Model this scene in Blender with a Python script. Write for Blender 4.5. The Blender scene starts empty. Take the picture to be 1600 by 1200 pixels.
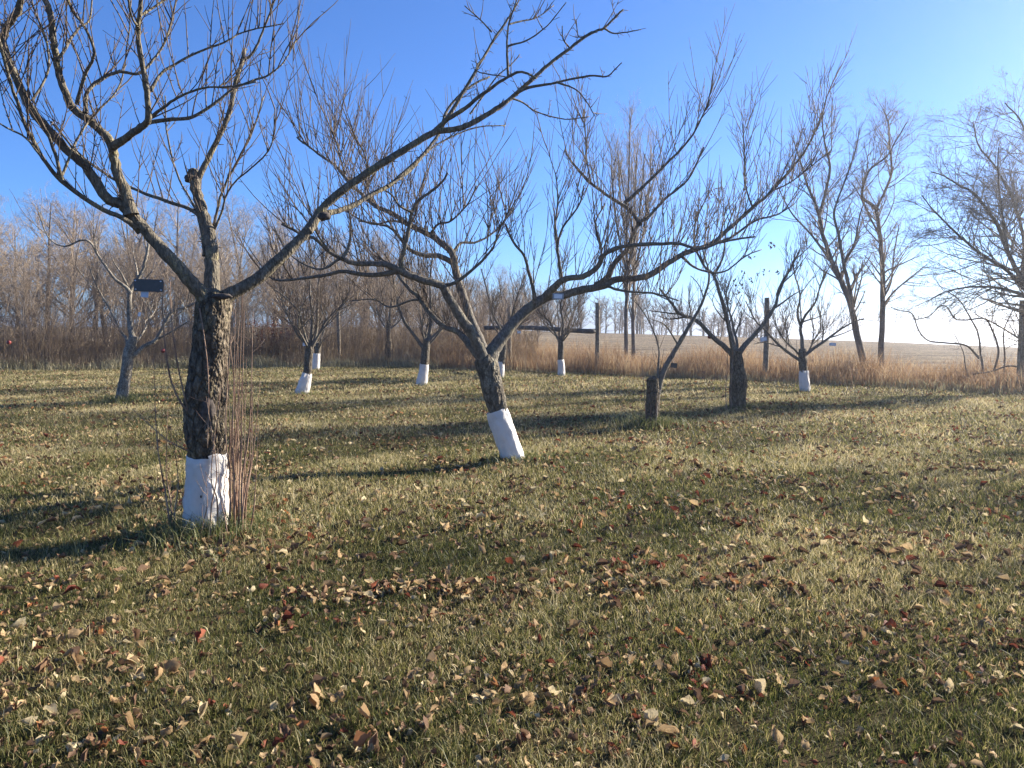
import bpy, math, random
import numpy as np
from mathutils import Vector, noise

# ------------------------------------------------------------------ camera, sky, sun
scn = bpy.context.scene
COL = scn.collection
F, CX, CY, EYE = 1200.0, 800.0, 600.0, 1.55        # focal length / centre in photo pixels, eye height
PITCH = math.atan(85 / F)
cam_d = bpy.data.cameras.new("camera")
cam = bpy.data.objects.new("camera", cam_d)
COL.objects.link(cam)
cam_d.sensor_width = 36.0
cam_d.lens = 36.0 * F / 1600.0
cam_d.clip_start, cam_d.clip_end = 0.05, 6000
cam.location = (0, 0, EYE)
cam.rotation_euler = (math.pi / 2 - PITCH, 0, 0)
scn.camera = cam

SUN_AZ, SUN_EL = math.radians(61), math.radians(21)
w = bpy.data.worlds.new("World")
scn.world = w
w.use_nodes = True
nt = w.node_tree
nt.nodes.clear()
sky = nt.nodes.new('ShaderNodeTexSky')
sky.sky_type = 'NISHITA'
sky.sun_disc = False
sky.sun_elevation = SUN_EL
sky.sun_rotation = SUN_AZ
sky.altitude = 300
sky.air_density = 0.85
sky.dust_density = 0.35
sky.ozone_density = 8.5
bg = nt.nodes.new('ShaderNodeBackground')
bg.inputs['Strength'].default_value = 0.076
wo = nt.nodes.new('ShaderNodeOutputWorld')
tint_ = nt.nodes.new('ShaderNodeMix')
tint_.data_type = 'RGBA'; tint_.blend_type = 'MULTIPLY'; tint_.inputs[0].default_value = 1.0
tint_.inputs[7].default_value = (0.97, 0.955, 1.03, 1)          # camera white balance of the whole sky
nt.links.new(sky.outputs[0], tint_.inputs[6])
nt.links.new(tint_.outputs[2], bg.inputs[0])
nt.links.new(bg.outputs[0], wo.inputs[0])
sun_d = bpy.data.lights.new("sun", 'SUN')
sun_d.energy = 5.0
sun_d.angle = math.radians(0.5)
sun_d.color = (1.0, 0.92, 0.8)
sun = bpy.data.objects.new("sun", sun_d)
COL.objects.link(sun)
SDIR = Vector((math.sin(SUN_AZ) * math.cos(SUN_EL), math.cos(SUN_AZ) * math.cos(SUN_EL), math.sin(SUN_EL)))
sun.rotation_euler = SDIR.to_track_quat('Z', 'Y').to_euler()
scn.view_settings.view_transform = 'Standard'
scn.view_settings.look = 'None'
scn.view_settings.exposure = 1.62
scn.view_settings.gamma = 1.0
scn.cycles.max_bounces = 6
scn.cycles.transparent_max_bounces = 8

RNG = np.random.default_rng(7)
random.seed(7)

# ------------------------------------------------------------------ ground shape
FX = np.array([-60, -26, -19, -10.7, -5.4, 0.0, 4.25, 7.6, 10.1, 12.2, 15, 22, 60.0])
FY = np.array([14, 26.5, 28.6, 31.5, 32.0, 28.8, 25.5, 22.7, 20.3, 18.3, 16, 11, -20.0])
def edge_y(x):                                       # where the mown lawn ends
    return np.interp(x, FX, FY)
MOUNDS = []
def sstep(t):
    t = np.clip(t, 0, 1)
    return t * t * (3 - 2 * t)
def gz(x, y):
    x = np.asarray(x, float); y = np.asarray(y, float)
    z = 0.022 * np.sin(x * 1.3 + 0.7 * y) * np.sin(y * 0.9 - 0.4 * x) + 0.012 * np.sin(x * 3.1 - y * 2.3 + 1.0)
    for mx, my, mh, mr in MOUNDS:
        z = z + mh * np.exp(-((x - mx) ** 2 + (y - my) ** 2) / (mr * mr))
    r = np.sqrt(x * x + y * y)
    az = x / np.maximum(y, 1.0)
    hc = np.clip(1.45 - 3.1 * az, -1.3, 1.9)
    e = edge_y(x)
    t = sstep((r - 30) / 80.0) * (y > e)
    z = z * (1 - t) + hc * t
    z = z - 0.035 * np.maximum(r - 112, 0) * (y > e)
    return z
def gz1(x, y):
    return float(gz(np.array([x]), np.array([y]))[0])

def P(px, py, d):                                    # photo pixel + distance -> point in the place
    rx, ry = (px - CX) / F, (CY - py) / F
    c, s = math.cos(PITCH), math.sin(PITCH)
    vy, vz = c + ry * s, -s + ry * c
    t = d / vy
    return np.array([rx * t, d, EYE + vz * t])

# ------------------------------------------------------------------ materials
def mat(name, build):
    m = bpy.data.materials.new(name)
    m.use_nodes = True
    n = m.node_tree
    n.nodes.clear()
    out = n.nodes.new('ShaderNodeOutputMaterial')
    build(n, out)
    return m
def N(n, t, **kw):
    o = n.nodes.new(t)
    for k, v in kw.items():
        if k in o.inputs: o.inputs[k].default_value = v
        else: setattr(o, k, v)
    return o
def ramp(n, fac, stops):
    r = n.nodes.new('ShaderNodeValToRGB')
    e = r.color_ramp.elements
    e[0].position, e[0].color = stops[0][0], (*stops[0][1], 1)
    e[1].position, e[1].color = stops[-1][0], (*stops[-1][1], 1)
    for p, c in stops[1:-1]:
        q = e.new(p); q.color = (*c, 1)
    n.links.new(fac, r.inputs[0])
    return r.outputs[0]
def noise_tex(n, scale, detail=6, rough=0.6, vec=None):
    t = N(n, 'ShaderNodeTexNoise', Scale=scale, Detail=detail, Roughness=rough)
    if vec is not None: n.links.new(vec, t.inputs['Vector'])
    return t.outputs['Fac']
def mixc(n, fac, a, b, mode='MIX'):
    m = n.nodes.new('ShaderNodeMix')
    m.data_type = 'RGBA'; m.blend_type = mode
    for sock, v in ((m.inputs[0], fac), (m.inputs[6], a), (m.inputs[7], b)):
        if hasattr(v, 'is_linked'): n.links.new(v, sock)
        elif isinstance(v, tuple): sock.default_value = (*v, 1)
        else: sock.default_value = v
    return m.outputs[2]
def geo_pos(n):
    return n.nodes.new('ShaderNodeNewGeometry').outputs['Position']
def principled(n, out, col, rough=0.8, bump=None, bstr=0.5, bdist=0.01, spec=0.3):
    p = N(n, 'ShaderNodeBsdfPrincipled', Roughness=rough)
    p.inputs['Specular IOR Level'].default_value = spec
    if hasattr(col, 'is_linked'): n.links.new(col, p.inputs['Base Color'])
    else: p.inputs['Base Color'].default_value = (*col, 1)
    if bump is not None:
        b = N(n, 'ShaderNodeBump', Strength=bstr, Distance=bdist)
        n.links.new(bump, b.inputs['Height'])
        n.links.new(b.outputs[0], p.inputs['Normal'])
    n.links.new(p.outputs[0], out.inputs[0])
    return p

def bark(name, dark, mid, light, lichen, lich_amt=0.5, scale=1.0, bd=0.012, ck=0.7):
    def b(n, out):
        tc = n.nodes.new('ShaderNodeTexCoord').outputs['Object']
        mp = N(n, 'ShaderNodeMapping'); mp.inputs['Scale'].default_value = (1, 1, 0.45)
        n.links.new(tc, mp.inputs[0])
        v = mp.outputs[0]
        n1 = noise_tex(n, 34 * scale, 8, 0.7, v)
        vo = N(n, 'ShaderNodeTexVoronoi', Scale=42 * scale, feature='DISTANCE_TO_EDGE')
        n.links.new(v, vo.inputs['Vector'])
        n2 = noise_tex(n, 7 * scale, 5, 0.6, v)
        base = ramp(n, n1, [(0.3, dark), (0.5, mid), (0.72, light)])
        lf = ramp(n, n2, [(0.62 - 0.14 * lich_amt, (0, 0, 0)), (0.70, (1, 1, 1))])
        n3 = noise_tex(n, 90 * scale, 4, 0.7, tc)
        lf2 = ramp(n, n3, [(0.45, (0, 0, 0)), (0.55, (1, 1, 1))])
        m = n.nodes.new('ShaderNodeMath'); m.operation = 'MULTIPLY'
        n.links.new(lf, m.inputs[0]); n.links.new(lf2, m.inputs[1])
        m2 = n.nodes.new('ShaderNodeMath'); m2.operation = 'MULTIPLY'; m2.inputs[1].default_value = 0.75
        n.links.new(m.outputs[0], m2.inputs[0])
        col = mixc(n, m2.outputs[0], base, lichen)
        wv = n.nodes.new('ShaderNodeVectorMath'); wv.operation = 'MULTIPLY_ADD'; wv.inputs[1].default_value = (.05, .05, .05)
        nc = N(n, 'ShaderNodeTexNoise', Scale=9 * scale, Detail=4); n.links.new(v, nc.inputs['Vector'])
        n.links.new(nc.outputs['Color'], wv.inputs[0]); n.links.new(v, wv.inputs[2])
        pl = N(n, 'ShaderNodeTexVoronoi', Scale=17 * scale, feature='DISTANCE_TO_EDGE'); n.links.new(wv.outputs[0], pl.inputs['Vector'])
        crack = ramp(n, pl.outputs['Distance'], [(0.0, (ck, ck, ck)), (0.13, (0, 0, 0))])
        col = mixc(n, crack, col, tuple(c * .6 for c in dark))
        h = n.nodes.new('ShaderNodeMath'); h.operation = 'MULTIPLY_ADD'; h.inputs[1].default_value = 2.0
        n.links.new(vo.outputs['Distance'], h.inputs[0]); n.links.new(n1, h.inputs[2])
        mn = n.nodes.new('ShaderNodeMath'); mn.operation = 'MINIMUM'; mn.inputs[1].default_value = 0.2
        n.links.new(pl.outputs['Distance'], mn.inputs[0])
        h2 = n.nodes.new('ShaderNodeMath'); h2.operation = 'MULTIPLY_ADD'; h2.inputs[1].default_value = 8.0 * ck
        n.links.new(mn.outputs[0], h2.inputs[0]); n.links.new(h.outputs[0], h2.inputs[2]); h = h2
        principled(n, out, col, 0.85, h.outputs[0], 0.9, bd, 0.15)
    return mat(name, b)
M = {}
M['bark_rough'] = bark('bark_rough', (0.04, 0.03, 0.021), (0.14, 0.11, 0.077), (0.36, 0.3, 0.215), (0.36, 0.31, 0.17), 0.7, 1.0, 0.02)
M['bark_limb'] = bark('bark_limb', (0.066, 0.055, 0.04), (0.15, 0.127, 0.092), (0.29, 0.252, 0.185), (0.36, 0.31, 0.13), 0.75, 1.2, 0.007, 0.42)
M['bark_grey'] = bark('bark_grey', (0.04, 0.032, 0.023), (0.12, 0.1, 0.074), (0.29, 0.25, 0.19), (0.4, 0.36, 0.26), 0.75, 0.9, 0.01, 0.5)
M['bark_branch'] = bark('bark_branch', (0.07, 0.06, 0.048), (0.16, 0.14, 0.112), (0.3, 0.265, 0.215), (0.38, 0.34, 0.2), 0.7, 1.2, 0.005, 0.2)
M['bark_speckle'] = bark('bark_speckle', (0.03, 0.025, 0.018), (0.12, 0.1, 0.075), (0.36, 0.32, 0.25), (0.66, 0.6, 0.48), 2.2, 0.8, 0.01, 0.25)
def twigm(name, a, b_, rough=0.6):
    def b(n, out):
        c = ramp(n, noise_tex(n, 5, 3, 0.6, geo_pos(n)), [(0.35, a), (0.65, b_)])
        principled(n, out, c, rough, spec=0.12)
    return mat(name, b)
M['twig'] = twigm('twig', (0.07, 0.05, 0.036), (0.17, 0.128, 0.092), 0.7)
M['shoot'] = twigm('shoot', (0.15, 0.085, 0.06), (0.34, 0.24, 0.165), 0.6)
M['wood_far'] = twigm('wood_far', (0.2, 0.16, 0.12), (0.36, 0.295, 0.22), 0.8)
M['wood_brown'] = twigm('wood_brown', (0.22, 0.165, 0.115), (0.4, 0.315, 0.22), 0.8)
M['bark_far'] = twigm('bark_far', (0.10, 0.083, 0.068), (0.2, 0.17, 0.14), 0.85)
def foliage(name, stops, transl=0.45, patch=0.0, patch_stops=None, spec=True):
    def b(n, out):
        at = N(n, 'ShaderNodeAttribute', attribute_name='tint')
        fac = at.outputs['Fac']
        if patch:
            nz = noise_tex(n, 0.55, 4, 0.65, geo_pos(n))
            mr = N(n, 'ShaderNodeMapRange')
            mr.inputs[1].default_value, mr.inputs[2].default_value = 0.3, 0.7
            mr.inputs[3].default_value, mr.inputs[4].default_value = -patch, patch
            n.links.new(nz, mr.inputs[0])
            ad = n.nodes.new('ShaderNodeMath'); ad.operation = 'ADD'; ad.use_clamp = True
            n.links.new(fac, ad.inputs[0]); n.links.new(mr.outputs[0], ad.inputs[1])
            fac = ad.outputs[0]
        c = ramp(n, fac, stops)
        d = N(n, 'ShaderNodeBsdfPrincipled', Roughness=0.55)
        d.inputs['Specular IOR Level'].default_value = 0.35 if spec else 0.1
        t = N(n, 'ShaderNodeBsdfTranslucent')
        n.links.new(c, d.inputs[0]); n.links.new(c, t.inputs[0])
        mx = N(n, 'ShaderNodeMixShader'); mx.inputs[0].default_value = transl
        n.links.new(d.outputs[0], mx.inputs[1]); n.links.new(t.outputs[0], mx.inputs[2])
        n.links.new(mx.outputs[0], out.inputs[0])
    return mat(name, b)
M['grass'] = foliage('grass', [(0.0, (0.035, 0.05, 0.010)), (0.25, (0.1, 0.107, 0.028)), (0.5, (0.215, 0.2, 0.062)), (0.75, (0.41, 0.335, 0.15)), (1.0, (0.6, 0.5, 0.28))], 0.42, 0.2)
M['tuft'] = foliage('tuft', [(0.0, (0.06, 0.09, 0.022)), (0.45, (0.15, 0.165, 0.055)), (1.0, (0.48, 0.40, 0.21))], 0.4)
M['dry'] = foliage('dry', [(0.0, (0.17, 0.1, 0.058)), (0.4, (0.32, 0.2, 0.11)), (0.75, (0.48, 0.345, 0.2)), (1.0, (0.64, 0.53, 0.34))], 0.4, 0.15, spec=False)
M['weed'] = foliage('weed', [(0.0, (0.19, 0.135, 0.09)), (0.45, (0.38, 0.29, 0.19)), (0.8, (0.54, 0.44, 0.3)), (1.0, (0.65, 0.57, 0.4))], 0.5, 0.15, spec=False)
M['sedge'] = foliage('sedge', [(0.0, (0.14, 0.14, 0.07)), (0.5, (0.36, 0.32, 0.18)), (1.0, (0.6, 0.53, 0.34))], 0.4, 0.2)
def leafm(name, a, b_, transl=0.25):
    def b(n, out):
        oi = n.nodes.new('ShaderNodeObjectInfo').outputs['Random']
        at = N(n, 'ShaderNodeAttribute', attribute_name='tint').outputs['Fac']
        ad = n.nodes.new('ShaderNodeMath'); ad.operation = 'ADD'
        n.links.new(oi, ad.inputs[0]); n.links.new(at, ad.inputs[1])
        fr = n.nodes.new('ShaderNodeMath'); fr.operation = 'FRACT'
        n.links.new(ad.outputs[0], fr.inputs[0])
        c0 = ramp(n, fr.outputs[0], [(0.0, a), (1.0, b_)])
        tc = n.nodes.new('ShaderNodeTexCoord').outputs['Object']
        nz = noise_tex(n, 60, 5, 0.7, tc)
        c = mixc(n, ramp(n, nz, [(0.45, (0, 0, 0)), (0.75, (0.7, 0.7, 0.7))]), c0, (0.10, 0.06, 0.04))
        d = N(n, 'ShaderNodeBsdfPrincipled', Roughness=0.7)
        d.inputs['Specular IOR Level'].default_value = 0.12
        t = N(n, 'ShaderNodeBsdfTranslucent')
        n.links.new(c, d.inputs[0]); n.links.new(c0, t.inputs[0])
        mx = N(n, 'ShaderNodeMixShader'); mx.inputs[0].default_value = transl
        n.links.new(d.outputs[0], mx.inputs[1]); n.links.new(t.outputs[0], mx.inputs[2])
        n.links.new(mx.outputs[0], out.inputs[0])
    return mat(name, b)
M['leaf_tan'] = leafm('leaf_tan', (0.34, 0.22, 0.11), (0.54, 0.39, 0.21), .35)
M['leaf_pale'] = leafm('leaf_pale', (0.54, 0.43, 0.25), (0.66, 0.55, 0.33), .35)
M['leaf_red'] = leafm('leaf_red', (0.15, 0.042, 0.027), (0.26, 0.08, 0.042))
M['leaf_brown'] = leafm('leaf_brown', (0.12, 0.07, 0.042), (0.26, 0.16, 0.095))
M['leaf_orange'] = leafm('leaf_orange', (0.36, 0.14, 0.05), (0.45, 0.22, 0.09))
def paper(n, out):
    tc = n.nodes.new('ShaderNodeTexCoord').outputs['Object']
    nz = noise_tex(n, 9, 5, 0.6, tc)
    c = ramp(n, nz, [(0.25, (0.74, 0.69, 0.62)), (0.5, (0.86, 0.81, 0.74)), (0.8, (0.88, 0.84, 0.78))])
    st = ramp(n, noise_tex(n, 30, 5, 0.75, tc), [(0.62, (0, 0, 0)), (0.8, (0.5, 0.5, 0.5))])
    c = mixc(n, st, c, (0.4, 0.36, 0.3))
    b = N(n, 'ShaderNodeBump', Strength=0.5, Distance=0.01)
    n.links.new(noise_tex(n, 14, 4, 0.55, tc), b.inputs['Height'])
    d = N(n, 'ShaderNodeBsdfPrincipled', Roughness=0.5)
    t = N(n, 'ShaderNodeBsdfTranslucent')
    n.links.new(c, d.inputs[0]); n.links.new(c, t.inputs[0])
    n.links.new(b.outputs[0], d.inputs['Normal'])
    mx = N(n, 'ShaderNodeMixShader'); mx.inputs[0].default_value = 0.3
    n.links.new(d.outputs[0], mx.inputs[1]); n.links.new(t.outputs[0], mx.inputs[2])
    n.links.new(mx.outputs[0], out.inputs[0])
M['paper'] = mat('paper', paper)
def plain(name, col, rough=0.6, metal=0.0, nz=0.15, scale=30):
    def b(n, out):
        tc = n.nodes.new('ShaderNodeTexCoord').outputs['Object']
        f = noise_tex(n, scale, 4, 0.6, tc)
        c = ramp(n, f, [(0.3, tuple(v * (1 - nz) for v in col)), (0.7, tuple(min(1, v * (1 + nz)) for v in col))])
        p = principled(n, out, c, rough)
        p.inputs['Metallic'].default_value = metal
    return mat(name, b)
M['plate'] = plain('plate', (0.085, 0.085, 0.08), 0.6, 0.0)
M['plate_pale'] = plain('plate_pale', (0.5, 0.55, 0.62), 0.4)
M['tag_white'] = plain('tag_white', (0.78, 0.8, 0.82), 0.4)
M['tag_grey'] = plain('tag_grey', (0.34, 0.36, 0.38), 0.5)
M['wire'] = plain('wire', (0.3, 0.3, 0.3), 0.5, 0.6)
M['screw'] = plain('screw', (0.6, 0.62, 0.65), 0.3, 0.8)
M['apple'] = plain('apple', (0.22, 0.04, 0.03), 0.4, 0, 0.4, 40)
M['post'] = bark('post_wood', (0.13, 0.11, 0.08), (0.24, 0.2, 0.15), (0.36, 0.32, 0.25), (0.3, 0.29, 0.2), 0.3, 0.7, 0.003)
M['rail'] = bark('rail_wood', (0.06, 0.055, 0.05), (0.11, 0.1, 0.09), (0.18, 0.165, 0.145), (0.2, 0.2, 0.15), 0.2, 0.7, 0.003)
M['cut'] = plain('cut_wood', (0.075, 0.06, 0.05), 0.9, 0, 0.5, 40)
def lawn(n, out):
    v = geo_pos(n)
    a = ramp(n, noise_tex(n, 0.6, 6, 0.7, v), [(0.32, (0.05, 0.044, 0.02)), (0.5, (0.1, 0.083, 0.042)), (0.7, (0.21, 0.165, 0.09))])
    f = ramp(n, noise_tex(n, 45, 6, 0.75, v), [(0.3, (0.4, 0.4, 0.38)), (0.7, (1.3, 1.25, 1.2))])
    c = mixc(n, 1.0, a, f, 'MULTIPLY')
    principled(n, out, c, 0.95, noise_tex(n, 70, 6, 0.8, v), 1.0, 0.03, 0.05)
M['lawn'] = mat('lawn', lawn)
def field(n, out):
    v = geo_pos(n)
    mp = N(n, 'ShaderNodeMapping'); mp.inputs['Rotation'].default_value = (0, 0, 0.35); mp.inputs['Scale'].default_value = (0.15, 1.6, 1)
    n.links.new(v, mp.inputs[0])
    a = ramp(n, noise_tex(n, 1.6, 6, 0.7, mp.outputs[0]), [(0.38, (0.11, 0.083, 0.055)), (0.5, (0.25, 0.195, 0.125)), (0.6, (0.47, 0.385, 0.26))])
    f = ramp(n, noise_tex(n, 3.5, 8, 0.8, v), [(0.4, (0.35, 0.35, 0.35)), (0.6, (1.4, 1.37, 1.33))])
    c = mixc(n, 1.0, a, f, 'MULTIPLY')
    principled(n, out, c, 0.95, noise_tex(n, 6, 8, 0.8, v), 1.0, 0.2, 0.05)
M['field'] = mat('field', field)

# ------------------------------------------------------------------ object helpers
def tag(o, label=None, cat=None, group=None, kind=None):
    if label: o['label'] = label
    if cat: o['category'] = cat
    if group: o['group'] = group
    if kind: o['kind'] = kind
    return o
def empty(name, loc, label=None, cat=None, group=None):
    o = bpy.data.objects.new(name, None)
    o.empty_display_size = 0.2
    COL.objects.link(o)
    o.location = loc
    return tag(o, label, cat, group)
def np_mesh(name, V, LOOPS, TOT, mats, smooth=True, tint=None):
    """V (n,3); LOOPS flat vertex indices; TOT loops per face"""
    me = bpy.data.meshes.new(name)
    V = np.asarray(V, np.float32)
    LOOPS = np.asarray(LOOPS, np.int32); TOT = np.asarray(TOT, np.int32)
    me.vertices.add(len(V)); me.vertices.foreach_set('co', V.ravel())
    me.loops.add(len(LOOPS)); me.loops.foreach_set('vertex_index', LOOPS)
    me.polygons.add(len(TOT))
    st = np.zeros(len(TOT), np.int32); st[1:] = np.cumsum(TOT)[:-1]
    me.polygons.foreach_set('loop_start', st)
    me.polygons.foreach_set('loop_total', TOT)
    me.polygons.foreach_set('use_smooth', np.full(len(TOT), smooth, bool))
    if tint is not None:
        a = me.attributes.new('tint', 'FLOAT', 'POINT')
        a.data.foreach_set('value', np.asarray(tint, np.float32))
    for m in (mats if isinstance(mats, (list, tuple)) else [mats]): me.materials.append(m)
    me.update(calc_edges=True)
    return me
def link(name, me, parent=None):
    o = bpy.data.objects.new(name, me)
    COL.objects.link(o)
    if parent: o.parent = parent
    return o

def tube_arrays(lines, sides):
    """lines: list of (pts (n,3), radii (n,)); batched by n"""
    groups = {}
    for p, r in lines: groups.setdefault(len(p), []).append((p, r))
    VV, LL, TT, off = [], [], [], 0
    ang = np.arange(sides) * 2 * np.pi / sides
    ca, sa = np.cos(ang), np.sin(ang)
    for n, g in groups.items():
        Pn = np.stack([x[0] for x in g]).astype(float); R = np.stack([x[1] for x in g]).astype(float)
        T = np.gradient(Pn, axis=1)
        T /= np.linalg.norm(T, axis=2, keepdims=True) + 1e-9
        mean = Pn[:, -1] - Pn[:, 0]
        ref = np.zeros_like(mean)
        ref[np.arange(len(g)), np.argmin(np.abs(mean), axis=1)] = 1
        A = np.cross(T, ref[:, None, :]); A /= np.linalg.norm(A, axis=2, keepdims=True) + 1e-9
        B = np.cross(T, A)
        V = Pn[:, :, None, :] + R[:, :, None, None] * (A[:, :, None, :] * ca[None, None, :, None] + B[:, :, None, :] * sa[None, None, :, None])
        k = len(g)
        VV.append(V.reshape(-1, 3))
        idx = off + np.arange(k * n * sides).reshape(k, n, sides)
        a = idx[:, :-1, :]; b = np.roll(a, -1, axis=2); d = idx[:, 1:, :]; c = np.roll(d, -1, axis=2)
        q = np.stack([a, b, c, d], axis=-1).reshape(-1)
        LL.append(q); TT.append(np.full(len(q) // 4, 4, np.int32))
        cap = idx[:, -1, :].reshape(-1)
        LL.append(cap); TT.append(np.full(k, sides, np.int32))
        off += k * n * sides
    return np.concatenate(VV), np.concatenate(LL), np.concatenate(TT)
def tubes(name, lines, sides, m, origin=(0, 0, 0), warp=0.0, warp_scale=8.0):
    V, L, T = tube_arrays(lines, sides)
    if warp:
        out = np.empty_like(V)
        for i, v in enumerate(V):
            q = Vector(v) * warp_scale
            out[i] = v + np.array(noise.noise_vector(q)) * warp + np.array(noise.noise_vector(q * 2.7)) * warp * 0.5
        V = out
    return np_mesh(name, V - np.asarray(origin), L, T, m)
def smooth(pts, k=5, jit=0.0):
    """Catmull-Rom through the points"""
    p = np.asarray(pts, float)
    p = np.vstack([2 * p[0] - p[1], p, 2 * p[-1] - p[-2]])
    out = []
    for i in range(1, len(p) - 2):
        for t in np.arange(k) / k:
            out.append(0.5 * ((2 * p[i]) + (p[i + 1] - p[i - 1]) * t + (2 * p[i - 1] - 5 * p[i] + 4 * p[i + 1] - p[i + 2]) * t * t
                              + (3 * p[i] - p[i - 1] - 3 * p[i + 1] + p[i + 2]) * t ** 3))
    out.append(p[-2])
    out = np.array(out)
    if jit: out[1:-1] += RNG.normal(0, jit, (len(out) - 2, 3))
    return out
def rand_dir():
    v = RNG.normal(0, 1, 3)
    return v / np.linalg.norm(v)
def unit(v):
    return v / (np.linalg.norm(v) + 1e-9)
def line(p, d, L, r0, r1, n=5, up=0.0, wig=0.06, rlim=None):
    pts = [np.array(p, float)]; d = unit(np.array(d, float))
    for i in range(n - 1):
        d = unit(d + np.array([0, 0, up / (n - 1)]) + RNG.normal(0, wig, 3))
        pts.append(pts[-1] + d * L / (n - 1))
    return np.array(pts), np.linspace(r0, r1, n)

def along(pts, t):
    seg = np.linalg.norm(np.diff(pts, axis=0), axis=1)
    cs = np.concatenate([[0], np.cumsum(seg)])
    s = t * cs[-1]
    i = min(int(np.searchsorted(cs, s, side='right')) - 1, len(pts) - 2)
    f = (s - cs[i]) / (seg[i] + 1e-9)
    return pts[i] * (1 - f) + pts[i + 1] * f, unit(pts[i + 1] - pts[i]), cs[-1], i, f

def shoots_on(limbs, per_m, Lr, tmin=0.25, upw=0.9, side=0.55, along_w=0.3, sub=1.6, rk=0.0042, spurs=2.0, tip=0.0013):
    """upright water shoots, side twigs and fruiting spurs along limbs -> list of tubes"""
    out = []
    for pts, rad in limbs:
        Ltot = along(pts, 0)[2]
        nsh = RNG.poisson(per_m * Ltot * (1 - tmin) + 0.3)
        for t in RNG.uniform(tmin, 1.0, nsh):
            p, tg, _, i, f = along(pts, t)
            L = float(np.clip(RNG.lognormal(math.log(Lr), 0.5), 0.08, Lr * 1.8))
            hz = RNG.normal(0, 1, 3); hz[2] *= 0.3
            hz -= tg * hz.dot(tg)
            d = np.array([0, 0, upw]) + side * unit(hz) + along_w * tg + RNG.normal(0, 0.15, 3)
            r0 = rk * (0.55 + 0.75 * L)
            ln = line(p, d, L, r0, tip, 7, up=0.4, wig=0.06)
            out.append(ln)
            for _ in range(RNG.poisson(sub * min(1.5, L / 0.5))):
                tt = RNG.uniform(0.15, 0.85)
                q, tg2, _, j, ff = along(ln[0], tt)
                d2 = tg2 * 0.75 + rand_dir() * 0.65 + np.array([0, 0, 0.2])
                l2 = line(q, d2, L * RNG.uniform(0.15, 0.55), r0 * 0.6, tip * 0.9, 4, up=0.3, wig=0.08)
                out.append(l2)
            for _ in range(RNG.poisson(spurs * L)):
                q, tg2, *_r = along(ln[0], RNG.uniform(0.1, 0.9))
                out.append(line(q, tg2 * 0.4 + rand_dir(), RNG.uniform(0.012, 0.04), tip * 1.7, tip * 1.2, 2))
        for _ in range(RNG.poisson(spurs * 2.2 * Ltot)):
            p, tg, _, i, f = along(pts, RNG.uniform(tmin * 0.7, 1.0))
            hz = rand_dir(); hz -= tg * hz.dot(tg)
            L = RNG.uniform(0.012, 0.06)
            rr = max(rad[min(i, len(rad) - 1)] * 0.25, 0.002)
            out.append(line(p, unit(hz) + tg * RNG.uniform(.2, .9) + np.array([0, 0, 0.3]), L + rad[min(i, len(rad) - 1)], min(rr, 0.005), tip * 1.5, 3, wig=0.2))
    return out

def grow(p, d, L, r, levels, out, lv=0):
    """recursive bare crown. levels: list of dicts (n, kids, ang, ls, up, wig)"""
    c = levels[lv]
    n = c.get('n', 6)
    last = lv == len(levels) - 1
    ln = line(p, d, L, r, r * c.get('tap', 0.3) if not last else c.get('tip', 0.003), n, c.get('up', 0.2), c.get('wig', 0.1))
    out[lv].append(ln)
    if last: return
    k = RNG.poisson(c['kids'])
    for t in RNG.uniform(c.get('t0', 0.3), 1.0, k):
        q, tg, _, i, f = along(ln[0], t)
        hz = rand_dir(); hz -= tg * hz.dot(tg); hz = unit(hz)
        a = math.radians(RNG.normal(c['ang'], 9))
        dd = tg * math.cos(a) + hz * math.sin(a)
        rr = ln[1][0] + (ln[1][-1] - ln[1][0]) * t
        grow(q, dd, L * c['ls'] * RNG.uniform(0.6, 1.25) * (1.25 - 0.6 * t), rr * c.get('rs', 0.6), levels, out, lv + 1)

# ------------------------------------------------------------------ mounds at the tree feet, ground sheets
def foot(px, py):
    d = EYE * F / (py - 515.0)
    return ((px - CX) / F * d, d)
FEET = {'A': foot(325, 838), 'B': foot(804, 724), 'C': foot(189, 629), 'D': foot(472, 617), 'E': foot(493, 578.5),
        'F': foot(659, 603), 'G': foot(781, 592.5), 'H': foot(877, 587.5), 'I': foot(1018, 670), 'J': foot(1151, 641),
        'K': foot(1259, 613), 'L': foot(608, 570)}
for k_, (x_, y_) in FEET.items():
    MOUNDS.append((x_, y_, 0.05 if k_ in 'AI' else 0.03, 0.55))

def axis(lo, hi, near, n, far):
    a = np.linspace(-near, near, n)
    g = near * (far / near) ** np.linspace(0, 1, 40)[1:]
    return np.concatenate([-g[::-1], a, g])
gx = axis(0, 0, 16, 130, 1200)
gy = np.concatenate([-16 * (60 / 16) ** np.linspace(1, 0, 8), np.linspace(-14, 40, 190), 40 * (1200 / 40) ** np.linspace(0, 1, 60)[1:]])
GX, GY = np.meshgrid(gx, gy, indexing='ij')
GZ = gz(GX, GY)
GV = np.stack([GX, GY, GZ], -1).reshape(-1, 3)
ni, nj = GX.shape
I = np.arange(ni * nj).reshape(ni, nj)
Q = np.stack([I[:-1, :-1], I[1:, :-1], I[1:, 1:], I[:-1, 1:]], -1).reshape(-1, 4)
cx, cy = GV[Q].mean(1)[:, 0], GV[Q].mean(1)[:, 1]
isf = cy > edge_y(cx) + 2.0
for nm, sel, mm in (('lawn', ~isf, M['lawn']), ('stubble_field', isf, M['field'])):
    q = Q[sel]
    u, inv = np.unique(q, return_inverse=True)
    o = link(nm, np_mesh(nm, GV[u], inv.reshape(-1), np.full(len(q), 4), mm))
    o['kind'] = 'structure'

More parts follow.
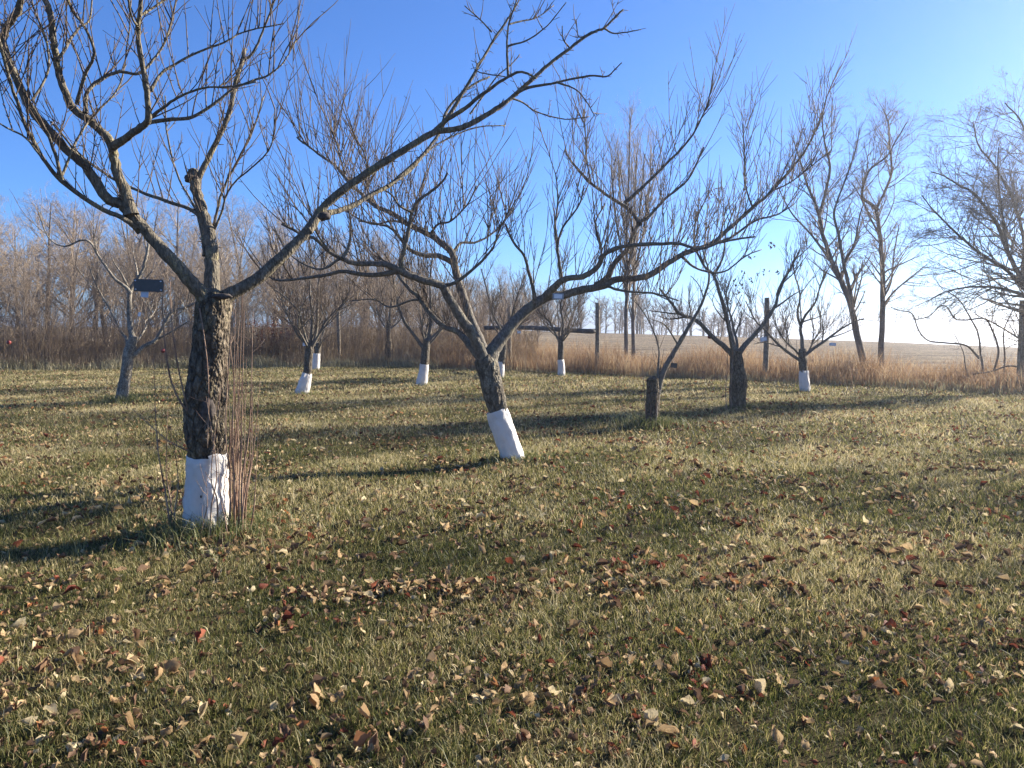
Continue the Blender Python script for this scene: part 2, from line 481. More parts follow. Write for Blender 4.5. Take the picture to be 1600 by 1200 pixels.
# ------------------------------------------------------------------ blades (grass, dry grass): vectorised
def blades(x, y, h, wd, lean, bend, tint, two=True, z=None, leandir=None):
    n = len(x)
    z = gz(x, y) if z is None else z
    a = RNG.uniform(0, 2 * np.pi, n)
    la = RNG.uniform(0, 2 * np.pi, n) if leandir is None else leandir
    wx, wy = np.cos(a) * wd / 2, np.sin(a) * wd / 2
    lx, ly = np.cos(la), np.sin(la)
    def pt(f, s, lf):
        return np.stack([x + wx * s + lx * h * lf, y + wy * s + ly * h * lf, z + h * f], -1)
    if two:
        V = np.stack([pt(-0.05, -1, 0), pt(-0.05, 1, 0), pt(0.55, 0.8, lean * 0.5), pt(0.55, -0.8, lean * 0.5),
                      pt(1 - 0.25 * bend, 0, lean + bend)], 1)
        base = np.arange(n)[:, None] * 5
        quads = (base + np.array([0, 1, 2, 3])); tris = (base + np.array([3, 2, 4]))
        L = np.concatenate([quads.ravel(), tris.ravel()]); T = np.concatenate([np.full(n, 4), np.full(n, 3)])
        return V.reshape(-1, 3), L, T, np.repeat(tint, 5)
    V = np.stack([pt(-0.05, -1, 0), pt(-0.05, 1, 0), pt(1, 0, lean + bend)], 1)
    L = (np.arange(n)[:, None] * 3 + np.arange(3)).ravel()
    return V.reshape(-1, 3), L, np.full(n, 3), np.repeat(tint, 3)
def merge(parts):
    V, L, T, A, off = [], [], [], [], 0
    for v, l, t, a in parts:
        V.append(v); L.append(l + off); T.append(t); A.append(a); off += len(v)
    return np.concatenate(V), np.concatenate(L), np.concatenate(T), np.concatenate(A)
def clump(x, y, s, seed):
    """cheap smooth random field 0..1"""
    r = np.random.default_rng(seed)
    v = np.zeros_like(x)
    for k in range(7):
        a = r.uniform(0, 6.28); f = s * r.uniform(0.6, 1.9); ph = r.uniform(0, 6.28)
        v += np.sin((x * math.cos(a) + y * math.sin(a)) * f + ph)
    return 1 / (1 + np.exp(-v * 0.9))

parts = []
for d0, d1, dens, wd, hh, two in ((1.4, 3.2, 15000, 0.0030, 0.031, True), (3.2, 5.5, 11500, 0.0036, 0.032, True), (5.5, 10, 4300, 0.0055, 0.037, True),
                                  (10, 18, 1100, 0.010, 0.045, False), (18, 34, 380, 0.017, 0.05, False)):
    wmax = 0.78 * d1 + 1.2
    n = int(dens * 2 * wmax * (d1 - d0))
    x = RNG.uniform(-wmax, wmax, n); y = RNG.uniform(d0, d1, n)
    k = (np.abs(x) < 0.74 * y + 1.0) & (y < edge_y(x) + 0.4)
    c1 = clump(x, y, 9.0, 3); c2 = clump(x, y, 2.2, 5)
    c3 = clump(x, y, 26.0, 9)
    k &= RNG.uniform(0, 1, n) < (0.8 + 0.2 * c1) * np.clip(.28 + 1.1 * c3, 0, 1)
    x, y, c1, c2 = x[k], y[k], c1[k], c2[k]
    n = len(x)
    h = hh * RNG.lognormal(-0.1, 0.4, n) * (0.7 + 0.35 * c1 + 0.35 * c2)
    tint = np.clip(RNG.beta(1.1, 1.35, n) + 0.45 * (c2 - 0.46) + np.interp(y, [2.5, 6, 16], [-.09, -.02, .14]), 0, 1)  # strawier with distance: sunlit look of the far lawn put into the tint
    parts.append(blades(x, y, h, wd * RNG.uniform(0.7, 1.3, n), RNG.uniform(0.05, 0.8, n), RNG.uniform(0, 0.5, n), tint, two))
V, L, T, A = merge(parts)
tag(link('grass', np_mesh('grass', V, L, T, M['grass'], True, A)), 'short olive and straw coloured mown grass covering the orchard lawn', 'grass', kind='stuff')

# longer tufts of grass round the tree feet
parts = []
for k_, (x_, y_) in FEET.items():
    big = {'A': 1500, 'I': 900, 'B': 500, 'J': 450, 'C': 600}.get(k_, 260)
    rad = {'A': 0.34, 'I': 0.3, 'C': 0.35}.get(k_, 0.24)
    a = RNG.uniform(0, 6.28, big); r = np.abs(RNG.normal(0, 1, big)) * rad + 0.1
    x = x_ + np.cos(a) * r; y = y_ + np.sin(a) * r * 0.8 - (0.12 if k_ == 'A' else 0)
    h = RNG.uniform(0.06, 0.2, big) * (1.15 if k_ in 'AIC' else 0.75)
    wd = 0.005 if k_ == 'A' else 0.009
    parts.append(blades(x, y, h, np.full(big, wd), RNG.uniform(0.1, 0.6, big), RNG.uniform(0.1, 0.8, big),
                        np.clip(RNG.beta(1.2, 1.8, big), 0, 1), True))
V, L, T, A = merge(parts)
tag(link('grass_tufts', np_mesh('grass_tufts', V, L, T, M['tuft'], True, A)), 'longer unmown green grass tufts round the feet of the orchard trees', 'grass', kind='stuff')

# ------------------------------------------------------------------ paper guard and trunk builders
def trunk_mesh(name, pts, rad, origin, m, sides=40, k=12, warp=0.012, wscale=9, flare=True):
    if sides > 90: k = 26
    s = smooth(pts, k)
    r = smooth(np.stack([rad, rad, rad], -1), k)[:, 0]
    V, L, T = tube_arrays([(s, r)], sides)
    cen = np.repeat(s, sides, axis=0)
    out = np.empty_like(V)
    for i, v in enumerate(V):
        q = Vector(v) * wscale
        q.z *= 0.45
        dirv = unit(v - cen[i])
        a = noise.noise(q) + 0.6 * noise.noise(q * 2.3) + 0.5 * abs(noise.noise(q * 5.1))
        if sides > 90: a += 0.55 * abs(noise.noise(q * 9.0)) + 0.3 * abs(noise.noise(q * 17.0))
        out[i] = v + dirv * a * warp
    return np_mesh(name, out - np.asarray(origin), L, T, m)
def guard_mesh(name, pts, rad, origin, seed=0, sides=44, k=16, crumple=0.006, split=0.0):
    s = smooth(pts, k)
    r = smooth(np.stack([rad, rad, rad], -1), k)[:, 0]
    V, L, T = tube_arrays([(s, r)], sides)
    L = L[:-sides]; T = T[:-1]                       # open at the top
    cen = np.repeat(s, sides, axis=0)
    nring = len(s)
    out = np.empty_like(V)
    for i, v in enumerate(V):
        ring, j = divmod(i, sides)
        a = 2 * math.pi * j / sides
        q = Vector((math.cos(a) * 1.4 + seed * 7.1, math.sin(a) * 1.4, ring / nring * 1.3))
        q2 = Vector((math.cos(a) * 3 + seed * 3.3, math.sin(a) * 3, ring / nring * 5.5))
        dv = unit(v - cen[i])
        fold = noise.noise(q * 2.2) * 1.6 + (1 - abs(noise.noise(q2)) * 2.2) * 0.8
        up = np.zeros(3)
        if ring == nring - 1: up[2] = noise.noise(Vector((a * 1.2, seed, 0))) * 0.02
        if ring == 0: up[2] = noise.noise(Vector((a * 1.5, seed, 5))) * 0.025
        out[i] = v + dv * (fold * crumple + 0.004) + up
    me = np_mesh(name, out - np.asarray(origin), L, T, M['paper'])
    return me

def px_line(pts, d0, d1, r0, r1, k=5, jit=0.0, wav=0.0):
    n = len(pts)
    ds = np.linspace(d0, d1, n)
    if wav: ds[1:] += RNG.normal(0, wav, n - 1)
    p = np.array([P(a, b, d) for (a, b), d in zip(pts, ds)])
    s = smooth(p, k, jit)
    s[1:-1] += RNG.normal(0, 1, (len(s) - 2, 3)) * (0.08 * r1 + 0.016 * r0) * d0 / F
    u = np.linspace(0, 1, len(s))
    dm = np.linspace(d0, d1, len(s))
    r = (r0 + (r1 - r0) * u ** 0.7) * dm / F * 0.86 * RNG.uniform(.96, 1.05, len(s))
    sl = np.concatenate([[0], np.cumsum(np.linalg.norm(np.diff(s, axis=0), axis=1))])
    r = r * (1 + (.36 if r0 >= 9.5 else .08) * np.exp(-sl / (2.4 * r[0])))       # collar where it leaves its parent
    return s, r

def build_tree(name, label, base, trunk, limbs, cat='tree', group=None, bark_t='bark_rough', bark_l='bark_limb', guard=None, gseed=0,
               shoot=None, twig_mat='twig', sides=12, warp=0.004, twarp=0.012, tsides=40, long_limb=None):
    root = empty(name, base, label, cat, group)
    o = np.array(base)
    if guard is not None:
        zt = guard[0][-1][2]
        trunk = (trunk[0], np.where(trunk[0][:, 2] < zt - .02, trunk[1] * .8, trunk[1]))
    link('trunk', trunk_mesh('trunk', trunk[0], trunk[1], o, M[bark_t], tsides, 12, twarp), root)
    if guard is not None:
        link('trunk_guard', guard_mesh('trunk_guard', guard[0], guard[1], o, gseed, crumple=guard[2]), root)
    for limb in limbs:                               # each limb: list of (pts, rad) lines, first is the main one
        thick = [l for l in limb if l[1][0] > 0.004]
        lo = link('limb', tubes('limb', thick, sides, M[bark_l], o, warp, 9), root)
        if shoot:
            sh_ = dict(shoot)
            if long_limb is not None and limb is long_limb: sh_['Lr'] *= 1.5
            tw = shoots_on(limb, **sh_)
            if tw: link('crown', tubes('crown', tw, 4, M[twig_mat], o), lo)
    return root

LB = np.array
# ------------------------------------------------------------------ A: the near tree
bx, by = FEET['A']
bz = gz1(bx, by)
dA = by
def tr(pxs, d, o=None):
    """trunk from (px, py, half width px) at distance d"""
    pts = LB([P(a, b, d) for a, b, h in pxs]); rad = LB([h * d / F for a, b, h in pxs])
    return pts, rad
tA = tr([(323, 856, 40), (323, 832, 31), (323, 790, 29), (323, 740, 29), (322, 690, 29), (320, 645, 30), (322, 600, 29), (327, 555, 26), (331, 515, 25), (333, 482, 25.5), (332, 468, 22), (331, 457, 13)], dA)
gA = tr([(322, 830, 34), (321, 800, 33), (322, 770, 31), (323, 740, 29), (324, 712, 28.5)], dA)
A_left = [
    px_line([(329, 496), (319, 466), (300, 442), (263, 400), (230, 364), (205, 335), (188, 318), (167, 309), (133, 260), (100, 230), (67, 193), (43, 160), (17, 103), (5, 67), (10, 43), (27, 17), (40, -14), (60, -60)], dA, dA - 0.9, 14, 4.5),
    px_line([(205, 336), (195, 300), (182, 263), (177, 237), (170, 217), (140, 190), (113, 167), (97, 133), (88, 93), (83, 60), (78, 20), (68, -8), (60, -60)], dA - 0.3, dA - 0.6, 10, 4.5),
    px_line([(174, 232), (200, 213), (224, 196), (232, 183), (228, 133), (220, 90), (215, 50), (218, 20), (223, -15), (228, -60)], dA - .42, dA - .9, 7.5, 3),
    px_line([(232, 191), (263, 187), (300, 183), (333, 163), (363, 140), (390, 128), (420, 117), (443, 97), (463, 63)], dA - .45, dA - 0.1, 4.2, 1.0),
    px_line([(238, 182), (257, 167), (277, 153), (317, 138), (363, 135), (400, 128)], dA - .5, dA - 1.0, 3.2, 1.3),
    px_line([(133, 176), (137, 143), (160, 123), (187, 112), (217, 115), (240, 93), (257, 67), (267, 37), (277, -10)], dA - .5, dA - 0.2, 4.0, 1.5),
    px_line([(120, 162), (133, 117), (147, 83), (133, 43), (113, 17), (103, -12), (95, -50)], dA - .5, dA - 1.0, 3.4, 1.5),
    px_line([(235, 142), (250, 117), (273, 100), (313, 80), (357, 63), (380, 50), (443, 37)], dA - .55, dA - .2, 3.3, 1.0),
    px_line([(90, 95), (105, 70), (122, 45), (140, 30), (145, -10)], dA - .6, dA - .2, 3.0, 1.4),
    px_line([(50, 158), (75, 110), (72, 60), (55, 20), (45, -20)], dA - .8, dA - .4, 2.4, 1.2),
    px_line([(218, 45), (205, 25), (200, -15)], dA - .75, dA - 1.0, 2.6, 1.4),
    px_line([(219, 25), (245, 8), (270, -6), (300, -30)], dA - .8, dA - .5, 2.4, 1.2),
]
A_low = [
    px_line([(218, 362), (197, 343), (153, 323), (97, 283), (67, 247), (43, 203), (27, 160), (13, 117), (0, 70), (-14, 20)], dA - .22, dA - 1.1, 5.2, 2.2),
    px_line([(97, 281), (83, 230), (63, 187), (37, 143), (7, 80), (-12, 40)], dA - .6, dA - .9, 3.4, 1.5),
    px_line([(97, 275), (123, 213), (150, 177), (187, 133), (200, 60), (205, 0)], dA - .6, dA - .2, 2.4, 1.0),
    px_line([(67, 247), (40, 215), (10, 200), (-20, 180)], dA - .7, dA - .9, 2.2, 1.2),
]
A_mid = [
    px_line([(331, 470), (331, 420), (330, 390), (326, 360), (316, 330), (308, 300), (303, 277), (302, 270)], dA + .05, dA + .35, 13, 8),
    px_line([(305, 290), (318, 262), (333, 233), (350, 197), (360, 167), (367, 133), (377, 100), (382, 77)], dA + .3, dA + .5, 5.5, 3.4),
    px_line([(380, 96), (397, 80), (413, 43), (430, -2), (440, -40)], dA + .5, dA + .5, 2.6, 1.2),
    px_line([(322, 395), (313, 350), (303, 330), (255, 312), (220, 300), (173, 277), (123, 240), (80, 190)], dA + .2, dA + 1.2, 4.5, 1.8),
    px_line([(326, 385), (336, 345), (347, 300), (372, 250), (395, 205), (412, 150)], dA + .2, dA + .4, 3.2, 1.2),
    px_line([(318, 400), (320, 365), (308, 330), (280, 280), (262, 215), (258, 150)], dA + .1, dA + .7, 2.8, 1.2),
    px_line([(328, 375), (345, 335), (362, 290), (420, 235), (430, 170)], dA + .2, dA + 0.0, 2.4, 1.0),
]
A_right = [
    px_line([(333, 490), (342, 470), (365, 457), (399, 438), (430, 411), (456, 386), (478, 364), (490, 347), (500, 330), (524, 307), (569, 274), (610, 247), (647, 225), (681, 206), (715, 201), (745, 189), (775, 170), (797, 154), (824, 131), (857, 101), (891, 75), (925, 51), (944, 43), (974, 15)], dA, dA + 1.0, 13.5, 1.6),
    px_line([(676, 208), (700, 186), (726, 169), (756, 146), (794, 120), (816, 112), (838, 122)], dA + .6, dA + .3, 5.0, 1.8),
    px_line([(690, 196), (707, 172), (734, 127), (760, 82), (775, 56), (794, 30), (812, -2)], dA + .6, dA + .9, 4.2, 1.3),
    px_line([(944, 44), (959, 52), (980, 50), (1002, 46)], dA + .95, dA + 1.1, 1.8, 0.8),
    px_line([(805, 146), (830, 136), (869, 129), (921, 118), (947, 120), (960, 110), (972, 98)], dA + .75, dA + .4, 3.0, 0.9),
    px_line([(800, 153), (820, 162), (842, 176), (884, 186), (921, 182)], dA + .75, dA + 1.1, 2.0, 0.8),
    px_line([(869, 129), (900, 140), (917, 160), (930, 182)], dA + .6, dA + .5, 1.8, 0.8),
    px_line([(794, 120), (792, 67), (795, 37), (804, 10), (810, -10)], dA + .4, dA + .3, 2.4, 1.0),
    px_line([(768, 50), (750, 30), (726, 9)], dA + .8, dA + .6, 1.7, 0.9),
    px_line([(797, 37), (820, 32), (842, 26), (865, 9)], dA + .35, dA + .6, 1.7, 0.8),
    px_line([(794, 72), (825, 62), (855, 40), (885, 4)], dA + .35, dA + .1, 1.9, 0.8),
    px_line([(735, 178), (755, 150), (776, 120), (800, 100), (812, 85)], dA + .7, dA + .9, 1.8, 0.9),
    px_line([(891, 76), (880, 60), (878, 40)], dA + .9, dA + .8, 1.6, 0.8),
    px_line([(925, 50), (905, 58), (900, 30)], dA + .95, dA + .8, 1.4, 0.8),
    px_line([(760, 82), (745, 110), (790, 120)], dA + .7, dA + .5, 1.5, 0.9),
]
A_back = [
    px_line([(482, 362), (500, 337), (525, 330), (550, 322), (580, 304), (606, 291), (636, 266), (662, 240), (685, 210), (700, 170), (735, 135), (765, 120)], dA + .25, dA + 1.6, 6.5, 1.6),
    px_line([(606, 291), (640, 268), (665, 240), (690, 222), (740, 200), (790, 196)], dA + .8, dA + 1.9, 2.5, 1.0),
]
shA = dict(per_m=15.0, Lr=0.36, tmin=0.2, sub=1.5, rk=0.0052, spurs=4.0, tip=0.0016, side=0.7)
near = build_tree('apple_tree', 'large bare apple tree nearest the camera with thin suckers round its white wrapped trunk', (bx, by, bz), tA,
                  [A_left, A_low, A_mid], guard=(gA[0], gA[1], 0.009), gseed=3, shoot=shA, sides=14, twarp=0.02, tsides=128)
for limb in (A_right, A_back):
    lo = link('limb', tubes('limb', limb, 14, M['bark_limb'], (bx, by, bz), 0.004, 9), near)
    tw = shoots_on(limb, per_m=6.5, Lr=0.15, tmin=0.35, sub=1.2, rk=.006, spurs=9.0, upw=0.5, side=0.9, tip=0.0015)
    link('crown', tubes('crown', tw, 4, M['twig'], (bx, by, bz)), lo)
# cut stub and dark pruning scars
def blob(name, c, r, m, origin, parent, seed=0, squash=(1, 1, 1)):
    me = bpy.data.meshes.new(name)
    import bmesh
    bm = bmesh.new()
    bmesh.ops.create_icosphere(bm, subdivisions=3, radius=1)
    for v in bm.verts:
        f = 1 + 0.28 * noise.noise(v.co * 1.7 + Vector((seed, 0, 0))) + 0.12 * noise.noise(v.co * 5 + Vector((seed, 3, 0)))
        v.co = Vector((v.co.x * squash[0], v.co.y * squash[1], v.co.z * squash[2])) * r * f + Vector(c) - Vector(origin)
    for f in bm.faces: f.smooth = True
    bm.to_mesh(me); bm.free()
    me.materials.append(m)
    return link(name, me, parent)
px_ = lambda a, b, d: P(a, b, d)
blob('pruning_stub', px_(300, 279, dA + .3), 0.05, M['cut'], (bx, by, bz), near, 1, (1.2, 1, .7))
blob('pruning_scar', px_(346, 463, dA - .1), 0.05, M['cut'], (bx, by, bz), near, 2, (1.5, .7, .45))
blob('pruning_scar', px_(506, 338, dA + .17), 0.04, M['cut'], (bx, by, bz), near, 3, (1.3, .9, .8))
blob('bark_hollow', px_(322, 642, dA - .115), 0.075, M['cut'], (bx, by, bz), near, 4, (.8, .5, 1.5))
blob('bark_burl', px_(298, 655, dA + .03), 0.06, M['bark_rough'], (bx, by, bz), near, 5, (.7, 1, 1.3))
# the loose wavy end of the paper wrap, and two small tears in it
nu_, nv_ = 26, 9
fl = np.zeros((nu_, nv_, 3))
for i_ in range(nu_):
    u_ = i_ / (nu_ - 1)
    q_ = P(324, 838 - u_ * 131, dA); rr_ = (33 - 4.5 * u_) * dA / F + .012
    for j_ in range(nv_):
        v_ = j_ / (nv_ - 1)
        an_ = -1.22 + 1.35 * v_ + .12 * math.sin(u_ * 9)
        lift_ = .012 * math.sin(u_ * 13 + v_ * 5) * (1 - v_) + .03 * (1 - v_) ** 2 + .004 * math.sin(u_ * 40 + v_ * 3)
        fl[i_, j_] = (q_[0] + math.cos(an_) * (rr_ + lift_), dA + math.sin(an_) * (rr_ + lift_), q_[2] + .012 * math.sin(v_ * 7) * (u_ > .9))
I2 = np.arange(nu_ * nv_).reshape(nu_, nv_)
q2_ = np.stack([I2[:-1, :-1], I2[:-1, 1:], I2[1:, 1:], I2[1:, :-1]], -1).reshape(-1, 4)
link('wrap_flap', np_mesh('wrap_flap', fl.reshape(-1, 3) - np.array((bx, by, bz)), q2_.ravel(), np.full(len(q2_), 4), M['paper']), near)
for (a_, b_) in ((314, 776), (315, 788)):
    blob('tear', P(a_, b_, dA - .148), .008, M['cut'], (bx, by, bz), near, a_ + b_, (.8, .35, 1.3))
# suckers from the foot
suck = [(268, 826, 262, 640), (276, 828, 272, 690), (268, 830, 240, 560), (303, 850, 296, 705), (318, 850, 330, 560), (330, 852, 322, 620), (340, 848, 346, 600),
        (352, 850, 352, 520), (358, 838, 366, 470), (362, 842, 358, 600), (366, 836, 374, 500), (370, 830, 380, 430), (372, 836, 368, 640), (377, 832, 386, 610), (380, 826, 372, 540),
        (384, 828, 396, 600), (388, 824, 404, 660), (364, 846, 378, 690), (356, 850, 340, 700), (376, 838, 392, 700), (345, 850, 318, 690), (311, 850, 322, 745),
        (373, 834, 369, 575), (380, 836, 385, 560), (368, 842, 361, 655)]
suck += [(360 + 1.6 * i, 838 - (i % 4) * 4, 358 + 3.2 * i + (i * 7 % 9) - 4, 480 + (i * 53) % 210) for i in range(0, 15, 2)]
for i, (a, b, c, d_) in enumerate(suck):
    dd = dA + RNG.uniform(-0.32, 0.05) if 285 < a < 360 else dA + RNG.uniform(-0.2, 0.25)
    p0 = P(a, b, dd); p0[2] = gz1(p0[0], dd) - 0.02
    p1 = P(c, d_, dd + RNG.uniform(-.12, .12))
    mid = (p0 + p1) / 2 + RNG.normal(0, 0.028, 3)
    q1 = p0 * .75 + p1 * .25 + RNG.normal(0, 0.012, 3)
    s = smooth([p0, q1, mid, p1], 5)
    L_ = np.linalg.norm(p1 - p0)
    r0 = 0.0055 + 0.0028 * L_ * RNG.uniform(.6, 1.2)
    ls = [(s, np.linspace(r0, 0.0016, len(s)))]
    ls += [line(along(s, t)[0], along(s, t)[1] * .8 + rand_dir() * .7, RNG.uniform(.03, .2), .002, .0011, 4, .2) for t in RNG.uniform(.15, .9, RNG.poisson(4.0))]
    link('sucker', tubes('sucker', ls, 6, M['shoot'], (bx, by, bz)), near)
# side shoots of the trunk
for pts, r0 in (([(293, 642), (280, 625), (266, 590), (258, 540), (254, 480), (256, 440)], 2.2), ([(294, 640), (286, 610), (276, 560), (268, 500), (266, 440)], 1.8),
                ([(295, 705), (265, 690), (235, 665), (208, 640)], 1.4), ([(312, 482), (318, 520), (324, 570), (326, 620), (324, 700)], 1.6)):
    s, r = px_line(pts, dA - .12, dA - .25, r0, .7)
    ls = [(s, r)] + shoots_on([(s, r)], 2.0, .09, .2, .4, .8, .3, 0, .003, 2)
    link('trunk_shoot', tubes('trunk_shoot', ls, 6, M['shoot'], (bx, by, bz)), near)

# ------------------------------------------------------------------ B: the leaning tree in the middle
bx, by = FEET['B']; bz = gz1(bx, by); dB = by
tB = tr([(808, 740, 20), (803, 722, 17), (795, 695, 16), (786, 668, 15.5), (778, 640, 15), (771, 612, 16.5), (766, 590, 16), (761, 572, 17), (758, 560, 16), (756, 552, 9)], dB)
gB = tr([(804, 726, 18), (798, 704, 17), (790, 682, 17), (782, 660, 17), (776, 641, 15.3)], dB)
B1 = [
    px_line([(757, 566), (749, 544), (737, 521), (719, 495), (700, 463), (689, 446), (662, 438), (632, 427), (610, 416), (591, 412), (557, 412), (531, 403), (513, 392), (495, 375), (470, 365), (440, 350)], dB, dB - 1.2, 11.5, 2.2),
    px_line([(620, 423), (600, 428), (569, 429), (535, 424), (510, 430), (465, 436), (430, 437), (405, 420)], dB - .6, dB - .4, 6.0, 1.4),
    px_line([(632, 428), (627, 410), (633, 385), (639, 355), (644, 332), (652, 315), (672, 300), (690, 285), (700, 270)], dB - .55, dB - .9, 5.5, 1.8),
    px_line([(644, 332), (625, 322), (612, 305), (590, 290)], dB - .8, dB - 1.1, 2.6, 1.2),
    px_line([(535, 403), (545, 385), (548, 360), (546, 335), (540, 300)], dB - 1.0, dB - .8, 3.6, 1.2),
    px_line([(513, 392), (500, 372), (493, 360), (488, 340), (460, 300)], dB - 1.1, dB - 1.5, 2.4, 1.0),
    px_line([(689, 446), (710, 442), (740, 420), (760, 400), (772, 385), (778, 365), (795, 330)], dB - .35, dB - .7, 4.0, 1.2),
    px_line([(531, 404), (505, 420), (480, 415), (450, 395), (430, 360)], dB - 1.0, dB - .6, 2.8, 1.0),
]
B2 = [
    px_line([(757, 558), (748, 530), (737, 502), (722, 457), (712, 425), (707, 397), (690, 380), (672, 367), (640, 352), (614, 334), (587, 322), (561, 300), (540, 278), (524, 259), (497, 240), (464, 215)], dB + .1, dB + 1.3, 10, 1.5),
    px_line([(711, 412), (685, 400), (662, 399), (640, 390), (625, 372), (610, 356), (590, 350), (560, 345)], dB + .5, dB + 0.0, 5.5, 1.6),
    px_line([(707, 397), (720, 380), (745, 378), (775, 360), (800, 330)], dB + .5, dB + 1.1, 3.2, 1.2),
    px_line([(672, 367), (685, 350), (705, 345), (730, 320), (745, 290)], dB + .7, dB + .3, 2.6, 1.1),
    px_line([(587, 322), (575, 300), (577, 270), (565, 230)], dB + 1.0, dB + .7, 2.4, 1.0),
    px_line([(540, 278), (530, 240), (520, 205)], dB + 1.1, dB + 1.0, 1.9, 1.0),
    px_line([(640, 352), (615, 345), (580, 350), (540, 330), (505, 310)], dB + .8, dB + 1.3, 2.5, 1.0),
]
B3 = [
    px_line([(758, 570), (740, 548), (725, 528), (712, 517), (692, 509), (670, 487), (655, 465), (640, 452), (628, 438), (615, 420), (590, 400)], dB + .05, dB + .5, 7.5, 2.0),
    px_line([(655, 468), (640, 470), (610, 480), (585, 468), (550, 470)], dB + .3, dB + .8, 2.6, 1.0),
]
B4 = [
    px_line([(761, 566), (772, 545), (788, 524), (805, 502), (830, 479), (857, 463), (880, 461), (912, 452), (942, 447), (965, 436), (1010, 432), (1044, 411), (1070, 396), (1111, 381), (1137, 359), (1175, 325), (1205, 299), (1239, 261), (1260, 232), (1280, 190), (1293, 148)], dB, dB + .9, 12.5, 1.0),
    px_line([(850, 466), (866, 449), (882, 437), (916, 430), (935, 415), (946, 396), (976, 385), (1025, 381), (1062, 381), (1092, 389), (1130, 378), (1180, 370)], dB + .2, dB - .7, 7.5, 1.6),
    px_line([(930, 447), (948, 435), (961, 411), (980, 389), (988, 370), (999, 347), (1012, 340), (1040, 310), (1075, 280), (1100, 230)], dB + .35, dB + .5, 6.5, 1.4),
    px_line([(998, 350), (995, 342), (980, 325), (950, 306), (924, 287), (909, 272), (895, 255), (882, 235)], dB + .4, dB + .9, 4.6, 1.4),
    px_line([(976, 318), (990, 305), (1010, 287), (1040, 257), (1067, 230), (1087, 203), (1107, 157), (1116, 107)], dB + .5, dB + .2, 4.0, 0.9),
    px_line([(836, 473), (833, 450), (826, 426), (819, 400), (800, 375), (790, 350)], dB + .1, dB - .3, 4.2, 1.6),
    px_line([(877, 437), (874, 410), (871, 385), (880, 355), (905, 320), (912, 290)], dB + .2, dB + .1, 3.6, 1.2),
    px_line([(871, 390), (868, 350), (872, 310), (868, 270)], dB + .2, dB + .5, 2.6, 1.1),
    px_line([(1111, 381), (1140, 372), (1180, 345), (1215, 335), (1240, 320)], dB + .6, dB + .9, 3.0, 1.0),
    px_line([(1062, 398), (1090, 420), (1130, 425), (1165, 400), (1190, 390)], dB + .5, dB + 1.0, 2.6, 1.0),
    px_line([(942, 445), (975, 455), (1020, 458), (1060, 470)], dB + .4, dB - .2, 2.8, 1.2),
    px_line([(1205, 299), (1235, 285), (1270, 258), (1300, 235)], dB + .8, dB + .6, 1.5, 0.7),
    px_line([(935, 413), (940, 390), (930, 350), (945, 320)], dB + .1, dB + .4, 2.8, 1.2),
    px_line([(1175, 322), (1165, 290), (1163, 240), (1161, 205)], dB + .7, dB + .6, 1.8, 0.9),
    px_line([(924, 288), (917, 250), (915, 215), (912, 170)], dB + .7, dB + .9, 1.8, 0.8),
]
shB = dict(per_m=23.0, Lr=0.52, tmin=0.18, sub=2.2, rk=0.0045, spurs=2.5, tip=0.0019, side=0.55)
build_tree('apple_tree', 'leaning bare apple tree in the middle with long spreading limbs and white wrapped trunk', (bx, by, bz), tB,
           [B1, B2, B3, B4], guard=(gB[0], gB[1], 0.009), gseed=8, shoot=shB, sides=12, twarp=0.013, tsides=96, long_limb=B2, bark_t='bark_grey', bark_l='bark_branch')

# ------------------------------------------------------------------ the other orchard trees
def vase(fork, n, L, r, rng_el=(35, 65), seed_az=0.0):
    """extra free-standing scaffold limbs around the fork"""
    out = []
    for i in range(n):
        az = seed_az + i * 2 * math.pi / n + RNG.normal(0, .3)
        el = math.radians(RNG.uniform(*rng_el))
        d = np.array([math.cos(az) * math.cos(el), math.sin(az) * math.cos(el), math.sin(el)])
        s, rr = line(fork - d * 0.03, d, L * RNG.uniform(.75, 1.15), r, r * .28, 8, .35, .13)
        s = smooth(s, 3)
        limb = [(s, np.linspace(r, r * .25, len(s)))]
        for t in RNG.uniform(.25, .9, 4):
            q, tg, *_ = along(s, t)
            h = rand_dir(); h -= tg * h.dot(tg)
            p2 = line(q, tg * .6 + unit(h) * .75 + np.array([0, 0, .3]), L * RNG.uniform(.35, .65), r * (1 - .7 * t) * .7, r * .15, 6, .35, .12)
            limb.append((smooth(p2[0], 2), np.linspace(p2[1][0], p2[1][-1], 11)))
        out.append(limb)
    return out
